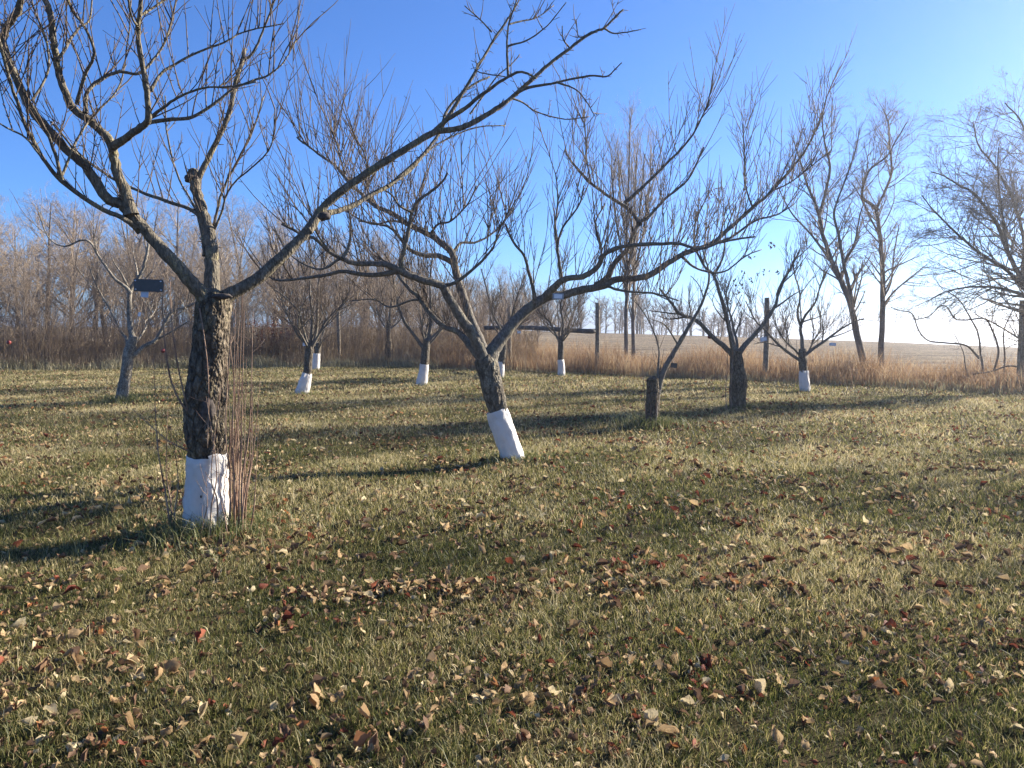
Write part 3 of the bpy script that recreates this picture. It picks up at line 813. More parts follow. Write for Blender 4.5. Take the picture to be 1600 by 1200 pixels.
def orchard(key, label, tpx, limbs_px, n_extra, L, gpx=None, nside=4, shoot=None, bark_t='bark_grey', r_extra=.03, bark_l='bark_branch', group='smaller apple trees at the back of the orchard', gseed=1):
    x_, y_ = FEET[key]; z_ = gz1(x_, y_)
    t = tr(tpx, y_)
    limbs = [[px_line(p, y_ + a, y_ + b, r0, r1)] for p, a, b, r0, r1 in limbs_px]
    for lb in limbs:
        s, r = lb[0]
        for tt in RNG.uniform(.3, .95, nside):
            q, tg, _, i, f = along(s, tt)
            h = rand_dir(); h -= tg * h.dot(tg)
            p2 = line(q, tg * .6 + unit(h) * .75 + np.array([0, 0, .35]), L * RNG.uniform(.3, .6), r[i] * .6, r[i] * .2, 6, .4, .12)
            lb.append((smooth(p2[0], 2), np.linspace(p2[1][0], p2[1][-1], 11)))
    limbs += vase(t[0][-2], n_extra, L, r_extra, seed_az=RNG.uniform(0, 6))
    g = None
    if gpx:
        gg = tr(gpx, y_); g = (gg[0], gg[1], .008)
    sh = dict(per_m=14, Lr=.42, tmin=.2, sub=2.2, rk=.0055, spurs=1.2, tip=.0026, side=.6)
    if shoot: sh.update(shoot)
    return build_tree('apple_tree', label, (x_, y_, z_), t, limbs, group=None, guard=g, gseed=gseed, shoot=sh, sides=8, twarp=.012, tsides=28, bark_t=bark_t, bark_l=bark_l, warp=0)

treeC = orchard('C', 'small bare apple tree with speckled grey trunk and no wrap at the left', [(187, 640, 10), (189, 628, 9), (194, 600, 8.5), (198, 575, 8), (200, 556, 8), (205, 540, 7), (209, 525, 6.5)],
        [([(208, 530), (203, 508), (202, 480), (204, 454), (214, 438), (222, 424), (228, 405), (232, 380)], 0, .3, 6, 2.4),
         ([(204, 458), (196, 448), (180, 436), (168, 420), (154, 400), (142, 380), (128, 375), (100, 385), (75, 370), (60, 330)], 0, -.6, 3.6, 1.0),
         ([(203, 560), (224, 542), (244, 530), (258, 504), (270, 486), (290, 480), (310, 470), (340, 440)], 0, .5, 4.5, 1.8),
         ([(199, 556), (198, 530), (189, 518), (170, 480), (155, 455), (140, 420)], 0, .6, 3.6, 1.0),
         ([(246, 530), (270, 517), (300, 498), (320, 480)], .2, -.2, 2.0, .8)], 1, 1.6, gseed=1, r_extra=.025, shoot=dict(per_m=7), bark_t='bark_speckle', bark_l='bark_speckle')
orchard('D', 'bare vase shaped apple tree with flared white wrap left of the middle', [(471, 622, 7), (475, 600, 6.5), (480, 580, 6), (482, 560, 6), (484, 545, 6.5), (485, 536, 4)],
        [([(484, 548), (478, 530), (470, 500), (466, 485), (440, 460), (425, 450)], 0, -.5, 3.2, 1.0), ([(485, 548), (494, 520), (496, 480), (498, 440), (505, 400)], 0, .3, 3.6, 1.0),
         ([(486, 545), (500, 520), (512, 498), (535, 475), (548, 450)], 0, -.2, 3.2, 1.0), ([(484, 545), (488, 500), (484, 450), (486, 400), (480, 360)], 0, .6, 3.4, 1.0)], 4, 1.6,
        [(471, 616, 10.5), (475, 603, 9.5), (478, 592, 8), (480, 583, 7)], gseed=2)
orchard('E', 'small bare apple tree with white wrap standing half behind another at the brush edge', [(492, 584, 5), (494, 565, 4.5), (496, 550, 4.5), (498, 536, 4)],
        [([(497, 545), (505, 520), (515, 495), (530, 470)], 0, .3, 2.6, .9), ([(496, 545), (490, 515), (480, 480)], 0, -.3, 2.4, .9)], 4, 1.6,
        [(493, 578, 6), (494, 566, 5.5), (495, 552, 5)], gseed=4)
orchard('F', 'bare apple tree with straight white wrap and low curved left limb at mid lawn', [(657, 608, 8), (660, 585, 7.5), (664, 560, 6.5), (665, 545, 6.5), (667, 532, 5)],
        [([(665, 548), (655, 535), (636, 509), (627, 492), (621, 473), (617, 449), (612, 420)], 0, -.4, 4, 1.2), ([(667, 540), (672, 514), (673, 480), (672, 440), (676, 400)], 0, .3, 4.6, 1.2),
         ([(667, 535), (690, 512), (705, 490), (715, 455)], 0, .4, 2.8, 1.0)], 3, 1.6,
        [(658, 603, 8.5), (660, 592, 8), (662, 580, 7), (663, 569, 6.5)], gseed=5)
orchard('G', 'bare apple tree with narrow white wrap seen just behind the leaning tree', [(781, 598, 6.5), (782, 578, 6.5), (784, 560, 6), (786, 540, 6), (787, 528, 4)],
        [([(786, 540), (782, 515), (770, 490), (760, 450), (752, 420)], 0, .3, 3, 1), ([(787, 540), (797, 505), (806, 470), (820, 430)], 0, -.3, 3.2, 1)], 4, 1.7,
        [(780, 592, 6.5), (781, 580, 7), (782, 565, 6)], gseed=6)
treeH = orchard('H', 'small bare apple tree with white wrapped trunk in front of the fence rail', [(877, 592, 5.5), (877, 575, 5), (876, 555, 4.5), (877, 535, 4.5), (878, 525, 4)],
        [([(876, 538), (866, 518), (858, 502), (845, 490), (832, 470)], 0, -.3, 2.4, .8), ([(877, 535), (880, 505), (876, 480), (880, 450), (872, 410)], 0, .3, 3, .8),
         ([(878, 535), (890, 505), (900, 480), (915, 455)], 0, .2, 2.4, .8)], 4, 1.5,
        [(877, 587, 5.8), (877, 575, 5.3), (876, 562, 4.6)], gseed=7)
orchard('L', 'slim bare unwrapped tree with rough dark trunk at the edge of the brush', [(608, 574, 6), (608, 560, 6), (607, 540, 5), (607, 515, 4), (609, 500, 3.5)],
        [([(608, 510), (610, 480), (612, 450), (606, 410)], 0, .3, 3, .8), ([(608, 520), (595, 500), (588, 480)], 0, -.2, 1.8, .7), ([(609, 515), (625, 500), (632, 480)], 0, .2, 1.8, .7)], 3, 1.6, bark_t='bark_rough', r_extra=.02)
treeK = orchard('K', 'bare apple tree with white wrapped trunk before the russet grass on the right', [(1260, 618, 7), (1257, 595, 7), (1255, 575, 6), (1254, 560, 6.2), (1254, 545, 5.5)],
        [([(1254, 566), (1247, 561), (1232, 551), (1215, 537), (1196, 516), (1180, 500), (1165, 470)], 0, -.4, 3.8, 1), ([(1256, 556), (1272, 544), (1287, 534), (1302, 523), (1316, 513), (1334, 503), (1350, 498)], 0, .3, 3.6, 1),
         ([(1254, 555), (1253, 530), (1251, 511), (1259, 492), (1274, 472), (1284, 440), (1300, 410)], 0, .3, 4.2, 1), ([(1252, 512), (1246, 490), (1250, 460), (1240, 420), (1244, 390)], .1, .5, 2.8, .9)], 2, 1.7,
        [(1258, 611, 7.6), (1257, 600, 7.3), (1256, 590, 7), (1256, 579, 6.5)], gseed=9)
# J: thick rough trunk, dead leaves still on
treeJ = orchard('J', 'apple tree with thick rough unwrapped trunk and some dead leaves still clinging', [(1152, 650, 16), (1152, 638, 13), (1153, 615, 13), (1154, 595, 13.5), (1152, 575, 10.5), (1150, 558, 9.5), (1150, 548, 7)],
        [([(1148, 558), (1137, 546), (1111, 524), (1089, 501), (1062, 490), (1047, 471), (1030, 450)], 0, -.5, 6.2, 1.8), ([(1148, 555), (1143, 530), (1134, 490), (1125, 460), (1115, 430), (1100, 415), (1085, 380), (1088, 330)], 0, .4, 5.4, 1.5),
         ([(1152, 556), (1165, 538), (1180, 522), (1197, 501), (1212, 475), (1218, 450), (1235, 420), (1250, 390)], 0, .2, 5.8, 1.5), ([(1116, 430), (1130, 400), (1135, 360), (1150, 320)], .3, .1, 2.6, 1)], 2, 1.6,
        bark_t='bark_rough', r_extra=.035, shoot=dict(per_m=8))
# I: broken snag with a living leaning stem
treeI = orchard('I', 'broken grey stump with a slanting live limb and thin shoots growing from it', [(1018, 680, 12), (1018, 668, 10.5), (1019, 645, 10), (1020, 620, 10), (1020, 603, 9.5), (1019, 592, 9), (1018, 588, 3)],
        [([(1023, 640), (1028, 610), (1036, 582), (1047, 561), (1062, 535), (1077, 509), (1088, 491), (1100, 465), (1108, 430), (1098, 390)], 0, .2, 7.5, 1.4),
         ([(1024, 660), (1027, 610), (1029, 569), (1029, 542), (1018, 510), (1000, 480), (985, 465)], -.1, .4, 2.8, .8), 
         ([(1060, 540), (1045, 515), (1035, 505), (1020, 500)], .1, -.2, 1.8, .7)], 0, 1.1, nside=1, bark_t='bark_rough', shoot=dict(per_m=4, sub=1.0))
for i in range(0, 6, 2):
    s, r = px_line([(1010 + 3.4 * i, 672), (1008 + 4.2 * i, 630), (1006 + 5 * i + RNG.normal(0, 3), 585 - RNG.uniform(-20, 50))], FEET['I'][1] - .12, FEET['I'][1] - .05, 1.2, .5)
    link('sucker', tubes('sucker', [(s, r)] + shoots_on([(s, r)], 2, .1, .2, sub=0), 5, M['shoot'], treeI.location), treeI)
for a in (1135, 1143):
    s, r = px_line([(a, 640), (a - 1, 610), (a + 1, 575), (a + 2, 540)], FEET['J'][1] - .2, FEET['J'][1] - .2, 1.1, .5)
    link('sucker', tubes('sucker', [(s, r)], 5, M['shoot'], treeJ.location), treeJ)

# ------------------------------------------------------------------ leaves
def leaf_geo(L=.075, W=.04, fold=.25, curl=.5, nu=7, nv=5, seed=0):
    """one ovate leaf, folded on its midrib and curled; returns V, quads"""
    r = np.random.default_rng(seed)
    u = np.linspace(0, 1, nu); v = np.linspace(-1, 1, nv)
    U, Vv = np.meshgrid(u, v, indexing='ij')
    wdt = np.sin(np.pi * U ** .8) ** .8 * (1 - .25 * U) + .02
    y = Vv * wdt * W / 2 * (1 + .08 * np.sin(U * 25 + r.uniform(0, 6)) * np.abs(Vv))
    ang = (U - .4) * curl * 2.2
    x = np.sin(ang) / (curl * 2.2 + 1e-6) * L if abs(curl) > .05 else (U - .4) * L
    z = (1 - np.cos(ang)) / (curl * 2.2 + 1e-6) * L
    z = z + np.abs(Vv) ** 1.5 * wdt * W * fold + .0045 * np.sin(U * 9 + Vv * 4 + r.uniform(0, 6)) * (1 + np.abs(Vv)) + .003 * np.sin(U * 21 - Vv * 7 + r.uniform(0, 6)) * np.abs(Vv)
    y = y * (1 - .35 * abs(fold) * np.abs(Vv))
    P_ = np.stack([x, y, z], -1).reshape(-1, 3)
    I_ = np.arange(nu * nv).reshape(nu, nv)
    q = np.stack([I_[:-1, :-1], I_[1:, :-1], I_[1:, 1:], I_[:-1, 1:]], -1).reshape(-1, 4)
    return P_, q
KINDS = [('leaf_tan', 'tan'), ('leaf_pale', 'pale straw'), ('leaf_red', 'dark red'), ('leaf_brown', 'dull brown'), ('leaf_orange', 'rust orange')]
SHAPES = [(.078, .042, .3, .55, 'curled'), (.085, .044, .9, .3, 'folded'), (.07, .045, .1, .15, 'flat'), (.09, .036, 1.3, .7, 'tightly rolled'), (.062, .04, -.5, -.4, 'arched'), (.1, .05, .6, -.6, 'large arched'), (.07, .046, .5, 1.1, 'cupped'), (.066, .03, 1.6, -.8, 'twisted'), (.08, .05, .2, .9, 'half rolled')]
leaf_me = {}
for mi, (mk, cn) in enumerate(KINDS):
    for si, sh in enumerate(SHAPES):
        v, q = leaf_geo(*sh[:4], nu=11, nv=7, seed=si)
        st = None
        st = np.linspace(0, 1, 4)
        stem = np.stack([-.4 * sh[0] - .018 * st, 0 * st, .004 + .012 * st ** 2], -1)
        sv, sl, stt = tube_arrays([(stem, np.full(4, .0009))], 4)
        me = np_mesh('fallen_leaf', np.concatenate([v, sv]), np.concatenate([q.ravel(), sl + len(v)]), np.concatenate([np.full(len(q), 4), stt]), M[mk], True, np.zeros(len(v) + len(sv)))
        leaf_me[mi, si] = me
# where leaves lie: small drifts and loose ones
def leaf_xy(n, d0, d1, pw):
    out = []
    while len(out) < n:
        y = d0 + (d1 - d0) * RNG.uniform() ** pw
        x = RNG.uniform(-.70 * y - .1, .70 * y + .1)
        c = clump(np.array([x]), np.array([y]), 3.2, 11)[0]
        if RNG.uniform() < .25 + .75 * c ** 2: out.append((x, y))
    return out
near_leaves = []
drifts = [(-1.55, 3.35, 14), (-.75, 3.15, 8), (.75, 3.35, 12), (1.0, 3.15, 7), (-.4, 3.3, 6), (1.4, 3.2, 9), (-2.0, 5.0, 12), (-1.2, 3.9, 8), (.5, 4.2, 6), (-2.4, 5.2, 10), (-1.5, 5.6, 8), (.1, 3.0, 8)]
for x_, y_, n_ in drifts:
    near_leaves += [(x_ + RNG.normal(0, .12), y_ + RNG.normal(0, .08)) for _ in range(n_)]
near_leaves = [p for p in near_leaves if p[1] < 4.5 and abs(p[0]) < .72 * p[1]]
near_leaves += leaf_xy(300 - len(near_leaves), 2.68, 4.5, .9)
def side_word(x, y):
    a = x / y
    return 'far left' if a < -.4 else 'left' if a < -.13 else 'middle' if a < .13 else 'right' if a < .4 else 'far right'
def depth_word(y):
    return 'bottom edge' if y < 3.05 else 'nearest grass' if y < 3.5 else 'near grass' if y < 3.95 else 'grass a little farther off'
for x_, y_ in near_leaves:
    a = x_ / y_
    pr = [.44, .09, .09, .34, .04] if a < .1 else [.32, .07, .16, .39, .06]
    mi = int(RNG.choice(5, p=pr)); si = int(RNG.choice(9, p=[.16, .15, .07, .12, .12, .07, .12, .09, .1]))
    o = link('fallen_leaf', leaf_me[mi, si])
    o.location = (x_, y_, gz1(x_, y_) + RNG.uniform(.014, .036))
    o.rotation_euler = (RNG.normal(0, .6), RNG.normal(0, .6), RNG.uniform(0, 6.28))
    s = min(RNG.lognormal(-.14, .28), 1.12)
    o.scale = (s, s, s)
    pos = depth_word(y_)
    tag(o, f"{SHAPES[si][4]} {KINDS[mi][1]} fallen leaf, {side_word(x_, y_)} of the {'photo at its bottom edge' if pos == 'bottom edge' else pos}", 'leaf', 'fallen leaves on the near lawn')
# the many smaller-looking leaves beyond
def leaf_cloud(n, d0, d1, pw, mats_p, size):
    pts = leaf_xy(n, d0, d1, pw)
    pts = [(x, y) for x, y in pts if y < edge_y(x) - .1]
    for k_, n_, sp in (('A', 190, .42), ('B', 60, .4), ('I', 60, .4), ('J', 50, .4)):
        fx, fy = FEET[k_]
        pts += [(fx + .12 + RNG.normal(0, sp), fy - .16 + RNG.normal(0, sp * .55)) for _ in range(n_)]
    pts += leaf_xy(1900, 2.5, 4.6, 1.0)
    Vs, Ls, Ts, As, Ms, off = [], [], [], [], [], 0
    for x, y in pts:
        size = 1.0 if y > 4.35 else .62
        si = int(RNG.integers(0, 9))
        sh = SHAPES[si]
        v, q = leaf_geo(*sh[:4], nu=4, nv=3, seed=si)
        e = RNG.normal(0, .5, 2); a = RNG.uniform(0, 6.28)
        Rm = np.array(bpy_euler(e[0], e[1], a))
        v = v @ Rm.T * size * min(RNG.lognormal(-.22, .3), 1.15) + np.array([x, y, gz1(x, y) + RNG.uniform(.012, .034)])
        p = mats_p[0] if x / y < .05 else mats_p[1]
        Vs.append(v); Ls.append(q.ravel() + off); Ts.append(np.full(len(q), 4)); As.append(np.full(len(v), RNG.uniform()))
        Ms.append(np.full(len(q), RNG.choice(5, p=p))); off += len(v)
    me = np_mesh('fallen_leaves', np.concatenate(Vs), np.concatenate(Ls), np.concatenate(Ts), [M[k] for k, _ in KINDS], True, np.concatenate(As))
    me.polygons.foreach_set('material_index', np.concatenate(Ms).astype(np.int32))
    return me
def bpy_euler(a, b, c):
    from mathutils import Euler
    return Euler((a, b, c)).to_matrix()
tag(link('fallen_leaves', leaf_cloud(15500, 4.3, 30, 1.1, ([.38, .14, .07, .39, .02], [.27, .11, .15, .43, .04]), 1.0)),
    'countless small dry fallen leaves scattered over the lawn farther back', 'leaves', kind='stuff')

def clinging(root, centres, n, spread, m, sz=1.0):
    Vs, Ls, Ts, off = [], [], [], 0
    o = np.array(root.location)
    for c in centres:
        for _ in range(n):
            v, q = leaf_geo(.06, .036, RNG.uniform(.3, 1.2), RNG.uniform(-.9, .9), 4, 3, int(RNG.integers(9)))
            Rm = np.array(bpy_euler(*RNG.uniform(0, 6.28, 3)))
            v = v @ Rm.T * sz + np.array(c) + RNG.normal(0, spread, 3) - o
            Vs.append(v); Ls.append(q.ravel() + off); Ts.append(np.full(len(q), 4)); off += len(v)
    V = np.concatenate(Vs)
    return link('dead_leaves', np_mesh('dead_leaves', V, np.concatenate(Ls), np.concatenate(Ts), m, True, RNG.uniform(0, 1, len(V))), root)
dJ = FEET['J'][1]
clinging(treeJ, [P(a, b, dJ + RNG.uniform(-.4, .4)) for a, b in ((1108, 300), (1106, 312), (1098, 318), (1148, 440), (1160, 445), (1157, 455), (1150, 462), (1172, 437), (1186, 430), (1193, 425), (1205, 381), (1207, 387), (1216, 425), (1160, 430), (1120, 295), (1140, 470), (1155, 475), (1070, 390), (1090, 350), (1175, 400))], 4, .035, M['leaf_brown'])

# ------------------------------------------------------------------ big bare trees at and beyond the fence
def add_kids(limbs, levels, L, out, dens=1.0):
    """hang recursive crown branches on the traced limbs"""
    for s, r in limbs:
        k = RNG.poisson(levels[0]['per_m'] * along(s, 0)[2] * dens)
        for t in RNG.uniform(levels[0].get('t0', .3), 1, k):
            q, tg, _, i, f = along(s, t)
            hz = rand_dir(); hz -= tg * hz.dot(tg); hz = unit(hz)
            a = math.radians(RNG.normal(levels[0]['ang'], 10))
            grow(q, tg * math.cos(a) + hz * math.sin(a) + np.array([0, 0, levels[0].get('lift', .15)]), L * RNG.uniform(.5, 1.2) * (1.2 - .6 * t), min(r[i] * .42, .035), levels[1:], out)
def big_tree(name, label, base, trunk_lines, levels, L, group=None, tmat='bark_far', cmat='wood_far', warp=.01, cat='tree', dens=1.0):
    o = np.array(base)
    root = empty(name, base, label, cat, group)
    link('trunk', tubes('trunk', trunk_lines, 12, M[tmat], o, warp, 4), root)
    out = [[] for _ in levels[1:]]
    add_kids(trunk_lines, levels, L, out, dens)
    cr = link('crown', tubes('crown', [l for lv in out for l in lv], 4, M[cmat], o), root)
    return root
LV = [dict(per_m=4.6, ang=48, t0=.25, lift=.25), dict(n=7, kids=6, ang=42, ls=.5, up=.25, wig=.1, rs=.6, tap=.35), dict(n=5, kids=5, ang=45, ls=.5, up=.2, wig=.12, rs=.6, tap=.4), dict(n=4, up=.15, wig=.13, tip=.0022)]
dM = 22.8
xm = P(1358, 600, dM)
big_tree('bare_tree', 'tall bare tree with slanting forked trunk just beyond the fence, left of its upright neighbour', (xm[0], dM, gz1(xm[0], dM)), [
    px_line([(1361, 612), (1356, 590), (1342, 535), (1329, 476), (1315, 440), (1301, 412), (1290, 380), (1283, 357), (1281, 335), (1290, 300), (1297, 262), (1290, 230), (1285, 195), (1288, 165)], dM, dM + .8, 7.5, 1.0),
    px_line([(1333, 480), (1327, 450), (1320, 421), (1315, 395), (1310, 366), (1303, 335), (1310, 310), (1325, 270), (1338, 230), (1343, 200)], dM, dM - .6, 4.2, .9),
    px_line([(1284, 358), (1277, 325), (1262, 290), (1250, 250), (1240, 220)], dM + .4, dM - .2, 3.4, .9),
    px_line([(1318, 412), (1335, 380), (1343, 340), (1352, 310)], dM - .2, dM - .8, 2.6, .8),
    px_line([(1301, 412), (1270, 370), (1235, 330), (1215, 290)], dM + .3, dM + 1.2, 2.6, .8)], LV, 1.4, dens=1.2)
xm = P(1376, 600, dM)
big_tree('bare_tree', 'tall bare tree with upright trunk standing beside the slanting one beyond the fence', (xm[0], dM, gz1(xm[0], dM)), [
    px_line([(1375, 612), (1375, 590), (1377, 540), (1379, 490), (1379, 421), (1376, 380), (1372, 345), (1370, 325), (1380, 305), (1393, 270), (1390, 230), (1388, 195), (1380, 170)], dM, dM + .5, 6.8, 1.0),
    px_line([(1371, 328), (1360, 318), (1347, 306), (1352, 280), (1362, 262), (1385, 245), (1400, 220), (1418, 190)], dM + .3, dM - .4, 3.6, .9),
    px_line([(1378, 470), (1392, 440), (1397, 395), (1405, 350)], dM, dM + .8, 2.4, .8),
    px_line([(1375, 370), (1360, 340), (1340, 300), (1330, 285)], dM + .3, dM + 1, 2.2, .8)], LV, 1.4, dens=1.25)
dO = 18.9
xo = P(1630, 610, dO)
LVO = [dict(per_m=8.5, ang=50, t0=.18, lift=.05), dict(n=7, kids=6.5, ang=42, ls=.5, up=.1, wig=.1, rs=.6, tap=.35), dict(n=5, kids=5, ang=45, ls=.5, up=.1, wig=.12, rs=.6, tap=.4), dict(n=4, up=.1, wig=.13, tip=.0028)]
big_tree('bare_tree', 'wide spreading bare tree at the right edge with its fine branches arching left', (xo[0], dO, gz1(xo[0], dO)), [
    px_line([(1632, 640), (1630, 600), (1626, 540), (1618, 490), (1606, 455), (1590, 425), (1575, 395), (1560, 355), (1540, 325), (1520, 300), (1500, 290), (1475, 275), (1455, 268)], dO, dO - .6, 7.5, .9),
    px_line([(1608, 470), (1598, 430), (1600, 380), (1585, 320), (1555, 260), (1530, 230), (1520, 190)], dO, dO + 1.0, 4.5, .9),
    px_line([(1600, 450), (1570, 420), (1530, 395), (1490, 360), (1460, 330), (1440, 305)], dO, dO - 1.5, 4, .8),
    px_line([(1598, 460), (1560, 450), (1520, 448), (1480, 455), (1450, 470)], dO, dO - .8, 3.2, .8),
    px_line([(1612, 480), (1625, 400), (1620, 300), (1600, 200), (1570, 160)], dO, dO + .4, 5, 1.0),
    px_line([(1618, 500), (1650, 420), (1680, 330), (1700, 240)], dO, dO - .5, 5, 1.0),
    px_line([(1575, 395), (1565, 330), (1560, 280), (1560, 230)], dO - .3, dO - 1.2, 3, .8)], LVO, 1.55, dens=1.25)
# two bare trees added out of view on the right to shade the near lawn
for lab, x_, y_, hx in (('added bare tree past the right edge of the view that shades the near lawn', 16.5, 13.2, 0), ('second added bare tree farther past the right edge, also shading the lawn', 18.5, 9.2, 1)):
    z_ = gz1(x_, y_)
    ls = []
    for i in range(7):
        p, r = line((x_ + RNG.normal(0, .1), y_ + RNG.normal(0, .1), z_ - .1), (RNG.normal(0, .34), RNG.normal(0, .34), 1), RNG.uniform(5.5, 7.5), .085, .012, 10, .1, .09)
        p = smooth(p, 2); ls.append((p, np.linspace(.085, .012, len(p))))
    big_tree('bare_tree', lab, (x_, y_, z_), ls, LVO, 1.5, dens=.4)
# low vine-like saplings right of the pair
LVs = [dict(per_m=3.0, ang=50, t0=.2, lift=.1), dict(n=6, kids=4, ang=45, ls=.5, up=.1, wig=.16, rs=.6, tap=.35), dict(n=4, up=.1, wig=.16, tip=.003)]
dV = 20.4
xv = P(1525, 612, dV)
big_tree('shrub', 'low tangled bare shrub with looping stems along the fence on the right', (xv[0], dV, gz1(xv[0], dV)), [
    px_line([(1537, 616), (1536, 580), (1532, 550), (1528, 520), (1515, 495), (1500, 470), (1480, 455)], dV, dV + .3, 2.6, .8),
    px_line([(1545, 605), (1556, 570), (1560, 545), (1550, 515), (1538, 498), (1510, 500), (1492, 498), (1480, 480), (1468, 479), (1450, 495), (1425, 500)], dV, dV - .2, 2.2, .7),
    px_line([(1565, 612), (1570, 560), (1568, 520), (1580, 490), (1592, 470)], dV, dV, 2.0, .7),
    px_line([(1530, 560), (1510, 540), (1480, 536), (1450, 532), (1435, 515), (1425, 490), (1405, 485), (1392, 480)], dV, dV + .2, 2.0, .7),
    px_line([(1605, 575), (1575, 572), (1550, 580), (1520, 585)], dV - .8, dV - .5, 2.0, .8),
    px_line([(1525, 616), (1510, 580), (1505, 550), (1490, 520)], dV, dV + .4, 1.6, .6)], LVs, .7, cat='shrub', warp=0)
# tall narrow tree behind (twin trunks)
LVP = [dict(per_m=4.5, ang=24, t0=.25, lift=.45), dict(n=6, kids=5, ang=24, ls=.5, up=.35, wig=.06, rs=.6, tap=.35), dict(n=5, kids=2.5, ang=28, ls=.5, up=.3, wig=.08, rs=.6, tap=.4), dict(n=3, up=.3, wig=.1, tip=.004)]
for lab, px0, dP, top in (('slender tall tree with upright brushy crown rising behind the leaning apple tree', 979, 27.5, 185), ('second slender upright tree close to the right of its tall twin', 990, 28.4, 235)):
    xp = P(px0, 580, dP)
    big_tree('slender_tree', lab, (xp[0], dP, gz1(xp[0], dP)), [
        px_line([(px0, 600), (px0, 560), (px0 - 1, 500), (px0 + 1, 440), (px0, 380), (px0 + 2, 320), (px0 + 4, 260), (px0 + 6, top)], dP, dP + .4, 5.2, .9),
        px_line([(px0, 430), (px0 + 14, 370), (px0 + 24, 300), (px0 + 28, 240)], dP, dP - .5, 2.4, .8),
        px_line([(px0, 420), (px0 - 14, 360), (px0 - 22, 290), (px0 - 24, 240)], dP, dP + .6, 2.4, .8)], LVP, 1.9, dens=1.0)

# wood behind: variants, copied as individual trees
LVB = [None, dict(n=7, kids=7, ang=38, ls=.52, up=.3, wig=.1, rs=.55, tap=.3, t0=.2), dict(n=5, kids=6, ang=42, ls=.5, up=.25, wig=.12, rs=.6, tap=.4, t0=.15), dict(n=4, kids=4, ang=42, ls=.5, up=.2, wig=.13, rs=.65, tap=.5), dict(n=3, up=.15, wig=.12, tip=.0045)]
def proto_tree(H, seed, spread=45, dens=1.0):
    global RNG
    keep, RNG = RNG, np.random.default_rng(seed)
    tl = line((0, 0, -.2), (RNG.normal(0, .06), RNG.normal(0, .06), 1), H, .05 + .011 * H, .02, 10, .1, .05)
    out = [[] for _ in LVB[1:]]
    for t in RNG.uniform(.14, .97, int(17 * dens)):
        q, tg, _, i, f = along(tl[0], t)
        az = RNG.uniform(0, 6.28); a = math.radians(RNG.normal(spread, 10))
        d = np.array([math.cos(az) * math.sin(a), math.sin(az) * math.sin(a), math.cos(a)])
        grow(q, d, H * .42 * (1.15 - .75 * t), tl[1][i] * .5, LVB[1:], out)
    RNG = keep
    return tubes('trunk', [tl], 10, M['bark_far'], warp=.03, warp_scale=1.5), [l for lv in out for l in lv]
protos = []
for i, (H, sp) in enumerate(((8.0, 42), (9.2, 35), (7.0, 50), (8.6, 30), (6.2, 46))):
    tm, cl = proto_tree(H, 40 + i, sp)
    protos.append((H, tm, tubes('crown', cl, 3, M['wood_far' if i % 2 else 'wood_brown'])))
spots = []
for x in np.arange(-38, 4, 2.0):
    for row in range(3):
        xx = x + RNG.normal(0, .7); yy = edge_y(xx) + 9 + row * 6.5 + RNG.normal(0, 1.5)
        az = xx / yy
        if -.86 < az < .1: spots.append((xx, yy, row))
for i, (x_, y_, row) in enumerate(spots):
    H, tm, cm = protos[int(RNG.integers(0, 5))]
    az = x_ / y_
    top_px = np.interp(800 + az * F, [0, 60, 200, 330, 560, 700, 860], [325, 365, 320, 330, 365, 425, 450]) + RNG.normal(8, 16)
    Ht = (515 - top_px) / F * y_ + EYE
    s = Ht / H
    where = 'far left' if az < -.5 else 'left' if az < -.25 else 'middle'
    r_ = empty('bare_tree', (x_, y_, gz1(x_, y_)), f"bare grey brown woodland tree in the {['front', 'middle', 'back'][row]} row behind the brush at the {where}", 'tree', f'bare woodland trees behind the brush, {["front", "middle", "back"][row]} row {where}')
    r_.scale = (s, s, s); r_.rotation_euler = (0, 0, RNG.uniform(0, 6.28))
    link('trunk', tm, r_); link('crown', cm, r_)

# distant wood across the field
dl = []
for i in range(90):
    az = RNG.uniform(-.12, .36); y_ = RNG.uniform(100, 122)
    x_ = az * y_
    Hh = np.interp(az, [-.12, .1, .2, .3, .36], [7.5, 6.5, 5.5, 3.5, 2.2]) * RNG.uniform(.75, 1.15)
    b0 = np.array([x_, y_, gz1(x_, y_) - .3])
    tl = line(b0, (0, 0, 1), Hh * .8, .12, .05, 5, .1, .05)
    dl.append(tl)
    for _ in range(30):
        q = along(tl[0], RNG.uniform(.1, 1))[0]
        d = rand_dir(); d[2] = abs(d[2]) + .4
        l1 = line(q, d, Hh * RNG.uniform(.15, .4), .04, .02, 4, .2, .15); dl.append(l1)
        for _ in range(3):
            d2 = rand_dir(); d2[2] = abs(d2[2]) * .7
            dl.append(line(along(l1[0], RNG.uniform(.3, 1))[0], d2, Hh * .12, .022, .012, 3, .1, .15))
tag(link('distant_wood', tubes('distant_wood', dl, 3, M['wood_far'])), 'low distant bare wood along the far side of the stubble field', 'wood', kind='stuff')

# ------------------------------------------------------------------ brush along the edge of the lawn
def strip(n, x0, x1, y0, y1, pw=1.0):
    x = RNG.uniform(x0, x1, n); u = RNG.uniform(0, 1, n) ** pw
    return x, edge_y(x) + y0 + u * (y1 - y0), u
parts = []
